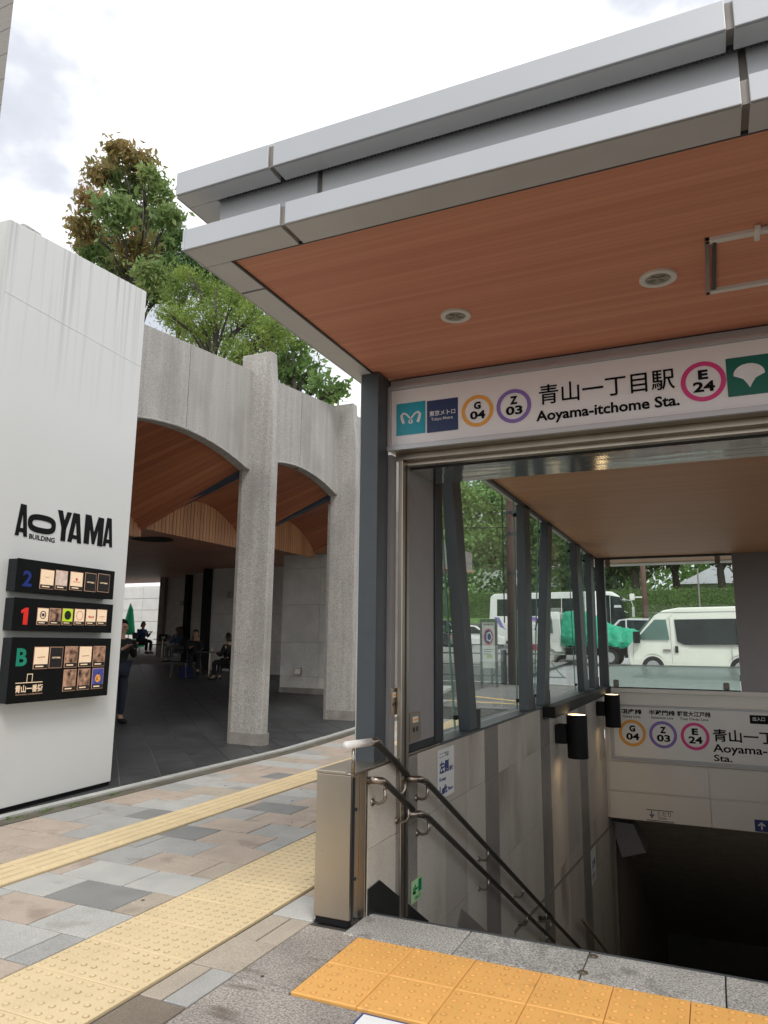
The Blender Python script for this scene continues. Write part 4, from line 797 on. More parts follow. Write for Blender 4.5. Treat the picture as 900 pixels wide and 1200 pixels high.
# directory light boxes
def board(name, lab, tl, tr, br, bl, D=.11):
    f = lambda q: WH(q[0]/6, 640+q[1]/6, D); (a, zt), (b, zt2), (c, zb2), (d, zb) = f(tl), f(tr), f(br), f(bl)
    sa, sb = (a+d)/2, (b+c)/2; zt = (zt+zt2)/2; zb = (zb+zb2)/2; t = thing(name, lab, 'directory board', WP(sa, zb), 'black directory boards on the white wall')
    m = MB(); m.prism([WP(sa, zb, .001), WP(sb, zb, .001), WP(sb, zt, .001), WP(sa, zt, .001)], wn*(D-.012)); m.build('box', 'board_side', t, bevel=.003)
    m = MB(); m.prism([WP(sa-.004, zb-.004, D-.012), WP(sb+.004, zb-.004, D-.012), WP(sb+.004, zt+.004, D-.012), WP(sa-.004, zt+.004, D-.012)], wn*.012); m.build('face', 'board_black', t, bevel=.003)
    return t, D
def bcard(t, D, x0, y0, x1, y1, mname, rim=True, foot=True, deco=None):
    (sa, zt), (sb, zb) = WH(x0/6, 640+y0/6, D), WH(x1/6, 640+y1/6, D)
    if zb > zt: zb, zt = zt, zb
    gi_ = (sb-sa)*.07; sa += gi_; sb -= gi_
    m = MB(); r = .005
    m.prism([WP(sa-r, zb-r, D+.0005), WP(sb+r, zb-r, D+.0005), WP(sb+r, zt+r, D+.0005), WP(sa-r, zt+r, D+.0005)], wn*.002); m.build('card_frame', 'card_rim', t)
    m = MB(); m.prism([WP(sa, zb, D+.003), WP(sb, zb, D+.003), WP(sb, zt, D+.003), WP(sa, zt, D+.003)], wn*.001); m.build('card', mname, t)
    w, h_ = sb-sa, zt-zb
    if foot:
        m = MB(); m.prism([WP(sa, zb, D+.0045), WP(sb, zb, D+.0045), WP(sb, zb+h_*.2, D+.0045), WP(sa, zb+h_*.2, D+.0045)], wn*.001); m.build('card_caption', 'card_dark', t)
        m = MB(); m.prism([WP(sa+w*.12, zb+h_*.07, D+.006), WP(sa+w*.7, zb+h_*.07, D+.006), WP(sa+w*.7, zb+h_*.13, D+.006), WP(sa+w*.12, zb+h_*.13, D+.006)], wn*.0005); m.build('caption_line', 'card_cream', t)
    c = WP(sa+w*.5, zb+h_*.6, D+.0045)
    if deco == 'bird': m = MB(); m.prism([WP(sa+w*.25, zb+h_*.66, D+.0045), WP(sa+w*.5, zb+h_*.58, D+.0045), WP(sa+w*.75, zb+h_*.66, D+.0045), WP(sa+w*.5, zb+h_*.63, D+.0045)], wn*.0005); m.build('print', 'card_rim', t)
    if deco == 'ring': m = MB(); m.disc(c, wu, Z3, w*.36, 28, d=wn*.0005, r2=w*.32); m.build('print', 'card_redprint', t)
    if deco == 'disc': m = MB(); m.disc(c, wu, Z3, w*.34, 28, d=wn*.0005); m.build('print', 'card_dark', t)
    if deco == 'seal':
        m = MB(); m.disc(c, wu, Z3, w*.30, 28, d=wn*.0005, r2=w*.24); m.disc(c, wu, Z3, w*.12, 16, d=wn*.0005)
        for q in (-1, 1): m.tube([c+wu*w*.17*q-Z3*w*.17, c+wu*w*.2*q, c+wu*w*.13*q+Z3*w*.17], .0015, 5)
        m.build('print', 'card_dark', t)
    if deco == 'globe': m = MB(); m.disc(c-Z3*h_*.1, wu, Z3, w*.26, 24, d=wn*.0005); m.build('print', 'card_globe', t)
    if deco == 'name': text('print', 'AOYAMA', WP(sa+w*.15, zb+h_*.45, D+.0042), wu, Z3, w*.7, h_*.09, 'card_cream', t, .03)
    if deco == 'red': text('print', 'find', WP(sa+w*.2, zb+h_*.45, D+.0042), wu, Z3, w*.6, h_*.16, 'card_redprint', t, .03)
    if deco == 'dot': m = MB(); m.disc(c, wu, Z3, w*.09, 16, d=wn*.0005); m.prism([WP(sa+w*.2, zb+h_*.44, D+.0045), WP(sa+w*.8, zb+h_*.44, D+.0045), WP(sa+w*.8, zb+h_*.47, D+.0045), WP(sa+w*.2, zb+h_*.47, D+.0045)], wn*.0005); m.build('print', 'card_redprint', t)
    if deco == 'script': m = MB(); m.prism([WP(sa+w*.2, zb+h_*.5, D+.0045), WP(sa+w*.8, zb+h_*.52, D+.0045), WP(sa+w*.78, zb+h_*.58, D+.0045), WP(sa+w*.22, zb+h_*.55, D+.0045)], wn*.0005); m.build('print', 'card_rim', t)
def num(t, D, ch, x0, y0, x1, y1, mname):
    (sa, zt), (sb, zb) = WH(x0/6, 640+y0/6, D), WH(x1/6, 640+y1/6, D)
    if ch == '1':
        m = MB(); w, h_ = sb-sa, zt-zb; m.prism([WP(sa+w*x, zb+h_*y, D+.0005) for x, y in ((.38, 0), (1, 0), (1, 1), (.62, 1), (.05, .84), (.05, .66), (.38, .72))], wn*.0015); return m.build('floor_number', mname, t)
    text('floor_number', ch, WP(sa, zb, D), wu, Z3, sb-sa, zt-zb, mname, t, .03)
t, D = board('directory_board', 'uppermost black directory board on the white wall, with a blue 2 and five cards', (125, 105), (805, 163), (797, 357), (112, 333))
num(t, D, '2', 165, 168, 220, 287, 'num_blue')
for a in ((283, 163, 376, 303, 'card_cream', 1, 1, 'bird'), (391, 170, 470, 308, 'card_sunset', 1, 1, None), (492, 180, 579, 312, 'card_cream', 1, 1, 'dot'), (597, 188, 672, 320, 'card_dark', 1, 0, 'name'), (687, 194, 767, 325, 'card_dark', 1, 0, 'name')): bcard(t, D, *a)
t, D = board('directory_board', 'middle black directory board on the white wall, with a red 1 and six cards', (106, 376), (795, 402), (782, 596), (87, 604))
num(t, D, '1', 150, 430, 190, 553, 'num_red')
for a in ((262, 436, 336, 552, 'card_cream', 1, 1, 'seal'), (348, 438, 424, 552, 'card_photo', 1, 1, None), (438, 440, 508, 553, 'card_lime', 1, 1, 'disc'), (523, 443, 590, 553, 'card_cream', 1, 1, 'ring'), (604, 445, 670, 554, 'card_cream', 1, 1, 'red'), (681, 447, 747, 554, 'card_cream', 1, 1, 'script')): bcard(t, D, *a)
t, D = board('directory_board', 'largest and lowest black directory board, with a green B and two rows of cards', (86, 650), (778, 646), (755, 1050), (52, 1104))
num(t, D, 'B', 120, 718, 184, 843, 'num_green')
for a in ((238, 712, 335, 858, 'card_cream', 1, 1, 'script'), (349, 712, 436, 852, 'card_dark', 1, 0, 'name'), (456, 708, 541, 848, 'card_photo', 1, 1, None), (556, 708, 640, 843, 'card_cream', 1, 1, 'script'), (655, 706, 735, 840, 'card_photo', 1, 1, None), (445, 872, 529, 1012, 'card_photo', 1, 1, None), (547, 867, 627, 1003, 'card_photo', 1, 1, None), (647, 862, 722, 995, 'card_blue', 1, 1, 'globe')): bcard(t, D, *a)
(sa, zt), (sb, zb) = WH(108/6, 640+980/6, D), WH(296/6, 640+1020/6, D); text('lettering', '青山一番街', WP(sa, zb, D), wu, Z3, sb-sa, zt-zb, 'card_cream', t, .02)
(sa, zl_), (sb, zr_) = WH(108/6, 640+963/6, D), WH(298/6, 640+960/6, D); m = MB(); zl_ = (zl_+zr_)/2
m.prism([WP(sa, zl_, D), WP(sb, zl_, D), WP(sb, zl_+.006, D), WP(sa, zl_+.006, D)], wn*.001)
sm = (sa+sb)/2
for q in (-.03, .026): m.prism([WP(sm+q, zl_, D), WP(sm+q+.005, zl_, D), WP(sm+q+.005, zl_+.07, D), WP(sm+q, zl_+.07, D)], wn*.001)
m.prism([WP(sm-.03, zl_+.07, D), WP(sm+.031, zl_+.07, D), WP(sm+.031, zl_+.076, D), WP(sm-.03, zl_+.076, D)], wn*.001); m.build('emblem_line', 'card_cream', t)
(sa, zt), (sb, zb) = WH(108/6, 640+1030/6, D), WH(296/6, 640+1038/6, D); text('lettering', 'AOYAMA ICHIBANGAI', WP(sa, zb, D), wu, Z3, sb-sa, .012, 'card_rim', t, .0)
# ================================================================== THE ARCADE
ar = thing('arcade_building', 'grey concrete arcade building with arched bays, fin columns and a wooden vaulted ceiling', 'building', (-6.2, 8.8, 0))
BAY = 2.8; CY = [.3, 3.0, 5.73, 8.8, 11.6, 14.4]         # fin columns at .4, 3.2, 6.0, 8.8, 11.6, 14.4
FT = .17
for yc in CY:
    zt = 5.80+.02*(yc-8.8) if yc > 8 else 5.46; b0 = zg(yc) - .05; m = MB()
    pr = [(-6.32, b0), (-5.79, b0), (-5.786, 4.6), (-5.80, 5.0), (-5.875, zt), (-6.40, zt), (-6.40, 5.3), (-6.32, 5.2)]
    m.prism([(x, yc, z) for x, z in pr], (0, FT, 0)); m.build('column', 'concrete', ar, bevel=.018)
    m = MB(); m.box(-6.325, -5.775, yc-.008, yc+FT+.008, b0, b0+.22); m.build('column_base', 'concrete_dark', ar, bevel=.006)
    m = MB(); m.box(-6.36, -6.30, yc+.005, yc+FT-.005, b0, 3.95); m.build('column_edge', 'gap_bronze', ar)
ztop = lambda y: 5.30+.098*(y-6.5)
for bi in range(5):
    ya, yb = CY[bi]+FT, CY[bi+1]; zs = 3.95+.05*(ya-6.1); rise = .235; mid = (ya+yb)/2+.02; hw = (yb-ya)/2
    m = MB(); n = 28; pts = []
    for i in range(n+1):
        y = ya+(yb-ya)*i/n; t_ = min(1, abs(y-mid)/hw); pts.append((y, zs+rise*(1-t_**2)))
    for (j0, j1) in ((0, 14), (14, 28)):
        m = MB(); g = .006 if j0 else 0; P = pts[j0:j1+1]
        poly = [(-6.20, P[0][0]+g, P[0][1])]+[(-6.20, y, z) for y, z in P[1:-1]]+[(-6.20, P[-1][0]-(.006 if not j0 else 0), P[-1][1]), (-6.20, P[-1][0]-(.006 if not j0 else 0), ztop(P[-1][0])), (-6.20, P[0][0]+g, ztop(P[0][0]))]
        # split into quads so the concave outline stays clean
        for q in range(len(P)-1):
            y0 = P[q][0]+(g if q == 0 else 0); y1 = P[q+1][0]-(.006 if (not j0 and q == len(P)-2) else 0)
            m.prism([(-6.20, y0, P[q][1]), (-6.20, y1, P[q+1][1]), (-6.20, y1, ztop(y1)), (-6.20, y0, ztop(y0))], (-.14, 0, 0))
        me_o = m.build('spandrel_panel', 'concrete', ar)
        w = me_o.modifiers.new('weld', 'WELD'); w.merge_threshold = .0005
    m = MB(); m.box(-6.31, -6.22, mid-.02, mid+.02, 4.3, ztop(mid)-.02); m.build('panel_backing', 'concrete_dark', ar)
    # rounded lip along the arch
    m = MB(); m.tube([(-6.192, y, z+.012) for y, z in pts], .017, 8); m.build('arch_lip', 'concrete', ar, smooth=True)
    # vaulted wooden ceiling of this bay, falling towards the back
    XA, XB = -6.34, -8.27; zsb = 3.30+.05*(ya-8.97); rb = .58; vt = []; n = 16; V_ = []; F_ = []
    for i in range(n+1):
        y = ya-.08+(yb-ya+.16)*i/n; t_ = min(1, abs(y-mid)/(hw+.08)); zf = zs+.03+(rise+.02)*(1-t_**2); zb = zsb+rb*(1-t_**2)
        vt.append((y, zf, zb))
    m = MB()
    for i in range(n):
        (y0, f0, b0_), (y1, f1, b1_) = vt[i], vt[i+1]
        m.add([(XA, y0, f0), (XA, y1, f1), (XB, y1, b1_), (XB, y0, b0_), (XA, y0, f0+.04), (XA, y1, f1+.04), (XB, y1, b1_+.04), (XB, y0, b0_+.04)], [(0, 1, 2, 3), (7, 6, 5, 4), (0, 4, 5, 1), (2, 6, 7, 3)])
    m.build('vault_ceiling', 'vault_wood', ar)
    m = MB(); zlow = 3.215+.05*(ya-8.9)
    for i in range(n):
        (y0, f0, b0_), (y1, f1, b1_) = vt[i], vt[i+1]; m.add([(XB, y0, zlow), (XB, y1, zlow), (XB, y1, b1_+.02), (XB, y0, b0_+.02)], [(0, 1, 2, 3)])
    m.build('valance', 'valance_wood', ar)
    m = MB()
    nsl = int((yb-ya)/.09)
    for q in range(nsl):
        y = ya+q*.09; t_ = min(1, abs(y+.03-mid)/(hw+.08)); m.box(XB, XB+.018, y+.004, y+.080, zlow-.02, zsb+rb*(1-t_**2))
    stuff(m.build('valance_slats', 'valance_wood', ar))
for yc in CY:
    ya = yc+FT; m = MB(); z0_, z1_ = 3.92+.05*(ya-6.1), 3.235+.045*(ya-8.9)
    m.prism([(-6.34, yc+.02, z0_-.14), (-6.34, yc+.02, z0_+.05), (-8.3, yc+.02, z1_+.19), (-8.3, yc+.02, z1_)], (0, .13, 0)); m.build('steel_beam', 'beam_blue', ar)
m = MB(); m.prism([(-8.27, 14.57, 3.48), (-8.27, 15.26, 3.52), (-8.27, 15.26, 4.08), (-8.27, 14.9, 3.95), (-8.27, 14.57, 3.72)], (.018, 0, 0)); m.build('valance', 'valance_wood', ar)
MB().box(-8.35, -6.34, 14.57, 15.28, 4.08, 4.12).build('vault_ceiling', 'vault_wood', ar)
zlc = lambda y: 3.205+.052*(y-8.9)
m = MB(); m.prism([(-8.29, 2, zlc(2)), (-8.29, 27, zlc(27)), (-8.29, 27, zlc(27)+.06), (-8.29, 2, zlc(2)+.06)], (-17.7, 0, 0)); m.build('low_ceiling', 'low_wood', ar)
m = MB(); m.prism([(-8.36, 2, zlc(2)+.07), (-8.36, 27, zlc(27)+.07), (-8.36, 27, 4.9), (-8.36, 2, 4.9)], (-17.6, 0, 0)); m.build('roof_core', 'concrete_dark', ar)
m = MB(); m.box(-25, -6.36, 2, 15.3, 4.92, 5.08); m.build('roof_deck', 'concrete_dark', ar)
m = MB(); m.box(-8.2, -6.36, 2, 15.3, 4.6, 4.92); m.build('roof_slab', 'concrete_dark', ar)
p = at(178, 636, z=3.20); m = MB(); m.disc((p.x, p.y, zlc(p.y)-.004), X3, Y3, .38, 30, d=(0, 0, -.012)); m.build('ceiling_recess', 'black_metal', ar)
# inner walls, panelled in stone
def iwall(x0, x1, y, z0, z1, joints, cols, mname='stone_wall', nm='wall_panel'):
    xs = [x0]+cols+[x1]; zs_ = [z0]+joints+[z1]
    for a, b in zip(xs[:-1], xs[1:]):
        for c, d in zip(zs_[:-1], zs_[1:]): MB().box(a+.004, b-.004, y, y+.04, c+.004, d-.004).build(nm, mname, ar)
    MB().box(x0, x1, y+.02, y+.25, z0, z1).build('wall', 'concrete_dark', ar)
iwall(-9.6, -6.33, 15.3, .1, 4.3, [.62, 1.42, 2.32, 3.2], [-8.55])
MB().box(-9.6, -6.33, 15.27, 15.30, .1, .36).build('wall_base', 'concrete_dark', ar)
MB().box(-8.1, -6.33, 15.6, 15.8, 0, 5).build('wall_end', 'concrete', ar); MB().box(-6.5, -6.2, 14.6, 15.55, .1, 5.4).build('wall_end', 'concrete', ar)
a = at(275, 700, y=19).x; b = at(244, 700, y=19).x; iwall(b, b+4.4, 19, .3, 3.8, [1.42, 2.28], [b+1.7])
a = at(239, 700, y=21).x; c = at(222, 700, y=21).x; iwall(c, a+.3, 21, .4, 3.9, [1.42, 2.28], [])
a = at(218, 700, y=23).x; c = at(196, 700, y=23).x; iwall(c, a+.3, 23, .4, 4.0, [1.42, 2.28], [])
for u0, u1, y in ((239, 246, 18.9), (218, 223, 20.9)): MB().box(at(u0, 700, y=y).x, at(u1, 700, y=y).x, y-.1, y+2.1, .3, 3.78).build('dark_mullion', 'black_metal', ar)
MB().box(at(190.5, 700, y=23).x, at(196, 700, y=23).x, 22.8, 23.3, .4, 4.0).build('door_jamb', 'gap_bronze', ar)
MB().box(-26, -24.5, 9, 22, 0, 3.2).build('wall', 'concrete_dark', ar); pass
fw = thing('courtyard_wall', 'pale stone block wall in daylight beyond the far end of the arcade', 'wall', (-28, 31, .8))
for r in range(6):
    for k in range(5):
        x = -32.2+k*1.9+(r % 2)*.0; MB().box(x+.01, x+1.89, 31, 31.2, .6+r*.62+.01, .6+(r+1)*.62-.01).build('stone_block', 'stone_far', fw)
MB().box(-33, -22, 31.1, 31.5, 0, 4.4).build('wall_core', 'stone_far', fw)
for u, v, y in ((270, 697, 18.99), (214, 707, 22.99)):
    p = at(u, v, y=y); m = MB(); m.box(p.x-.08, p.x+.08, y-.06, y, p.z-.1, p.z+.1); tag(m.build('wall_speaker', 'lens_grey', None, bevel=.015), 'small pale box on the stone wall above the %s' % ('person in black' if u == 270 else 'woman in a white cap'), 'wall box')
p = at(350, 787, y=15.28); t = thing('wall_outlet', 'small square steel outlet cover low on the stone wall behind the arches', 'outlet cover', (p.x, p.y, p.z)); m = MB(); m.box(p.x-.085, p.x+.085, 15.22, 15.30, p.z-.075, p.z+.085); m.build('cover', 'stainless', t, bevel=.012); m = MB(); m.box(p.x-.07, p.x+.07, 15.215, 15.22, p.z-.06, p.z+.01); m.build('flap', 'white_plastic', t)
# block behind the top of the white wall
m = MB(); m.box(-5.97, -5.79, 4.36, 4.58, 4.9, 5.37); tag(m.build('concrete_stub', 'concrete', None, bevel=.02), 'small grey concrete stub showing over the left end of the white wall top', 'concrete block')
# ================================================================== TALL BUILDING at the left edge
a = at(0, 176, y=60); b = at(14.5, 0, y=60); tb = thing('tower_block', 'sliver of a distant tall tower at the top left edge of the sky', 'building', (-92, 62, 0))
q = [at(14.5, 0, y=60), at(1.2, 160, y=60)]; xr = -86.9
m = MB(); m.prism([(xr-14, 60, 0), (xr, 60, 0), (xr-22, 74, 0), (xr-36, 74, 0)], (0, 0, 130)); m.build('wall', 'concrete_dark', tb)
for k in range(30): m = MB(); m.box(xr-14, xr+.012, 59.96, 60, 4.4+k*4.2, 4.5+k*4.2); m.build('floor_band', 'concrete_dark', tb)
# ================================================================== TREES ON THE ROOF GARDEN
def tree(name, lab, base, top_z, trunk_r, clumps, mname, leaf, aspect, seed, group=None, lname='tree', droop=.3, nb=None):
    t = thing(name, lab, lname, base, group); g = random.Random(seed); m = MB(); B = Vector(base); T = Vector((base[0]+g.uniform(-.2, .2), base[1], top_z))
    pts = [B.lerp(T, f)+Vector((g.uniform(-.08, .08), g.uniform(-.08, .08), 0))*(top_z-base[2])*.12 for f in (0, .2, .4, .6, .8, 1)]; pts[0] = B
    m.tube(pts, [trunk_r*f for f in (1.15, .9, .75, .55, .35, .12)], 9)
    for c, r, n in (clumps if nb is None else clumps[:nb]):
        c = Vector(c); f = max(.15, min(.92, (c.z-base[2]-.5)/(top_z-base[2]))); s = B.lerp(T, f*.75); mid = s.lerp(c, .5)+Vector((0, 0, .15*(c-s).length)); L = trunk_r*(1-f)*.7+.015
        m.tube([s, mid, c], [L, L*.6, L*.25], 6)
        for q in range(3): d = Vector((g.uniform(-1, 1)*r[0], g.uniform(-1, 1)*r[1], g.uniform(-.6, 1)*r[2]))*.8; m.tube([mid, mid.lerp(c+d, .5), c+d], [L*.4, L*.25, .006], 4)
    m.build('trunk', 'bark', t, smooth=True)
    k = mname if isinstance(mname, list) else [(mname, 1.0)]; 
    if not isinstance(mname, list): leaves('crown', clumps, mname, t, leaf, aspect, droop, seed)
    else:
        for mn, sel in mname: leaves('crown', [c for i, c in enumerate(clumps) if sel(i, c)], mn, t, leaf, aspect, droop, seed)
    return t
def cl(u, v, y, rpx, n, fl=.8, dy=0):
    p = at(u, v, y=y+dy); r = rpx*y/FPX*1.08; return (tuple(p), (r, r, r*fl), n)
# 1: the tall rusty tree
L1 = [(140, 178, 20), (165, 190, 22), (118, 205, 20), (150, 215, 28), (185, 225, 22), (105, 235, 20), (135, 250, 28), (170, 258, 28), (198, 255, 20), (100, 268, 22), (125, 285, 26), (160, 295, 28), (192, 290, 24), (110, 300, 20), (140, 320, 26), (178, 322, 24), (200, 310, 16), (205, 275, 14), (90, 262, 12), (96, 288, 14), (128, 192, 12), (176, 205, 14), (150, 345, 22), (185, 345, 18)]
g = random.Random(3); C1 = [cl(u, v, 12, r, int(r*r*.95), .85, g.uniform(-1, 1)) for u, v, r in L1]
b = at(158, 360, y=12); T1 = tree('broadleaf_tree', 'tall tree with rust and green leaves rising behind the white wall', (b.x, 12, 5.08), at(148, 225, y=12).z, .13, C1, [('leaf_rust', lambda i, c: i in (0, 1, 2, 5, 9, 18, 19, 20, 11)), ('leaf_olive', lambda i, c: i not in (0, 1, 2, 5, 9, 18, 19, 20, 11, 13, 16, 17, 22)), ('leaf_mid', lambda i, c: i in (13, 16, 17, 22))], .19, 2.6, 5)
# 2: feathery bright green trees over the parapet
L2 = [(300, 365, 24), (330, 380, 22), (352, 398, 18), (280, 345, 20), (220, 330, 24), (245, 345, 26), (205, 350, 20), (265, 360, 28), (235, 375, 30), (290, 375, 26), (210, 378, 22), (255, 395, 30), (300, 400, 26), (195, 368, 16), (280, 415, 24), (320, 395, 20), (230, 400, 22), (215, 320, 12)]
C2 = [cl(u, v, 11, r, int(r*r*1.7), .8, g.uniform(-.8, .8)) for u, v, r in L2]
b = at(255, 420, y=11); tree('broadleaf_tree', 'feathery bright green tree over the first arch, left of the canopy', (b.x, 11, 5.08), at(245, 340, y=11).z, .09, C2, 'leaf_bright', .085, 3.2, 8)
L2b = [(205, 312, 18), (225, 318, 20), (250, 335, 20), (200, 335, 14), (275, 345, 16), (240, 320, 12), (262, 322, 20), (290, 348, 20), (225, 298, 14)]
C2b = [cl(u, v, 13, r, int(r*r*1.3), .8, g.uniform(-.5, .5)) for u, v, r in L2b]
b = at(215, 350, y=13); tree('broadleaf_tree', 'darker green tree between the rusty tree and the bright feathery one', (b.x, 13, 5.08), at(225, 315, y=13).z, .09, C2b, 'leaf_dark', .13, 2.4, 18)
L3 = [(325, 400, 20), (345, 415, 22), (330, 430, 20), (362, 432, 20), (375, 450, 18), (350, 450, 20), (392, 462, 16), (378, 468, 12), (335, 440, 16), (310, 385, 14), (400, 455, 10)]
C3 = [cl(u, v, 11.5, r, int(r*r*.42), .8, g.uniform(-.5, .5)) for u, v, r in L3]
b = at(350, 470, y=11.5); tree('broadleaf_tree', 'sparse dark leaved tree with sky showing through, over the second arch', (b.x, 11.5, 5.08), at(352, 410, y=11.5).z, .07, C3, 'leaf_mid', .17, 2.2, 28)
# low hedge plants hanging over the parapet
C4 = []
for k in range(26):
    u = 178+k*4.2; v = 378+(u-178)*.42; C4.append(cl(u, v+g.uniform(-3, 3), 9.0, 8, 90, .8, 0))
C4 = [((-6.75, 6.4+k*.12, ztop(6.4+k*.12)+.02+g.uniform(-.06, .05)), (.22, .16, .17), 70) for k in range(20)]
pl = thing('parapet_shrub', 'lime green shrub growing along the top of the concrete parapet', 'shrub', (-6.8, 7.5, 5.08)); leaves('foliage', C4, 'leaf_bright', pl, .07, 2, .1, 41)
m = MB()
for k in range(10): y = 6.5+k*.22; m.tube([(-6.8, y, 5.08), (-6.78, y+.05, ztop(y)+.05)], [.01, .004], 5)
m.build('stem', 'bark', pl)
# ================================================================== ACROSS THE ROAD
zr = lambda y: zg(y)-.13
bk = MB(); YK = 53.5
for i in range(60): x = -90+i*3; bk.hexa([(x, YK, 1.2), (x+2.98, YK, 1.2), (x+2.98, YK+.6, 1.2), (x, YK+.6, 1.2), (x, YK+.1, 3.0), (x+2.98, YK+.1, 3.0), (x+2.98, YK+.7, 3.0), (x, YK+.7, 3.0)])
tag(bk.build('retaining_wall', 'rubble', None, bevel=.05), 'dark rough retaining wall under the grass bank across the road', 'wall')
m = MB(); m.add([(-200, YK+.5, 2.95), (200, YK+.5, 2.95), (200, YK+2.2, 3.45), (-200, YK+2.2, 3.45), (200, 260, 4.2), (-200, 260, 4.2)], [(0, 1, 2, 3), (3, 2, 4, 5)]); struct(m.build('grass_bank', 'grass'))
m = MB(); m.add([(-200, 52, zg(52)-.02), (200, 52, zg(52)-.02), (200, YK+.3, zg(52)), (-200, YK+.3, zg(52))], [(0, 1, 2, 3)]); struct(m.build('far_pavement', 'kerb_pale'))
hd = thing('hedge', 'long clipped green hedge on the bank across the road', 'hedge', (-5, YK+3, 3.45))
H = MB(); H.box(-40, 20, YK+2.4, YK+3.9, 3.4, 5.35); H.build('hedge_core', 'hedge_green', hd)
g2 = np.random.default_rng(5); n = 26000
hc = []
for k in range(150): hc.append(((-39.8+k*.4, YK+2.45, 4.45), (.35, .13, .95), 260)); hc.append(((-39.8+k*.4, YK+3.0, 5.4), (.4, .7, .13), 60))
leaves('foliage', hc, 'leaf_mid', hd, .13, 1.8, 0, 61)
G = random.Random(9)
def bgtree(x, y, h, r, mname, lab, seed, lean=0, tr=.28, n=5200, low=.32, leaf=.42):
    g = random.Random(seed); C = []; z0 = 3.5; cnt = 13
    for i in range(cnt):
        f = low+(1-low)*i/(cnt-1); rr = r*(.55+.5*math.sin(math.pi*min(1, (f-low)/(1-low)*.85+.12))); a = g.uniform(0, 6.28); d = g.uniform(.1, .6)*rr
        C.append(((x+lean*f+math.cos(a)*d, y+math.sin(a)*d*.8, z0+h*f), (rr*.62, rr*.62, h*.075), n//cnt))
    return tree('background_tree', lab, (x, y, z0), z0+h*.92, tr, C, mname, leaf, 1.7, seed, 'trees on the bank across the road', droop=.1)
for i, a in enumerate([(-27, 62, 15, 5.2, 'leaf_mid', 'tall mid green tree at the far left of those across the road'), (-21.5, 60, 11.5, 3.8, 'leaf_light', 'pale green tree seen through the first glass pane'), (-17.5, 63, 13.5, 4.6, 'leaf_light', 'tallest pale green tree, behind the rear of the coach'), (-13.2, 60, 11, 4.0, 'leaf_mid', 'mid green tree above the middle of the coach'), (-8.6, 62, 10.5, 4.0, 'leaf_dark', 'dark tree above the front of the coach'),
        (-5.3, 59.5, 9, 3.6, 'leaf_dark', 'dark tree with twin trunks behind the hedge, left of the grey roof'), (-2.4, 62, 10, 4.0, 'leaf_dark', 'dark tree with a leaning trunk in front of the grey roof'), (.9, 60, 9.5, 4.0, 'leaf_dark', 'dark tree by the right end of the grey roof'), (4.8, 62, 11, 4.2, 'leaf_mid', 'mid green tree furthest right across the road'), (-24, 74, 14, 6, 'leaf_dark', 'dark tree deep behind the pale ones on the left'), (-11, 76, 14, 6, 'leaf_dark', 'dark tree deep behind the coach')]):
    bgtree(*a, 100+i, lean=(-1.5 if i == 6 else .6), tr=.34, low=(.5 if i in (5, 6, 7) else .1), n=8500)
wd_ = thing('distant_wood', 'dense green wood filling the gap far behind the hedge', 'wood', (0, 96, 3.6)); wd_['kind'] = 'stuff'
gg = random.Random(6); stuff(leaves('wood_leaves', [((-70+i*1.55+gg.uniform(-1, 1), 92+gg.uniform(0, 10), 5+gg.random()*(11 if i < 38 else 7)), (3.2, 3, 2.6), 330) for i in range(75)], 'leaf_mid', wd_, .75, 1.6, 0, 91))
rf = thing('hall_roof', 'pale grey hipped roof of a low hall behind the hedge and trees', 'building', (0, 74, 3.6))
m = MB(); P = [(-2.6, 70, 6.9), (12, 70, 6.9), (12, 82, 6.9), (-2.6, 82, 6.9), (1.6, 76, 9.6), (8, 76, 9.6)]; m.add(P, [(0, 1, 5, 4), (1, 2, 5), (2, 3, 4, 5), (3, 0, 4), (3, 2, 1, 0)]); m.build('roof', 'roof_tile', rf)
MB().box(-1.4, 11, 71, 81, 3.5, 6.9).build('wall', 'stone_wall', rf)
for k in range(5): MB().box(-.6+k*2.3, .8+k*2.3, 70.96, 71.0, 4.4, 6.1).build('window', 'car_glass', rf)
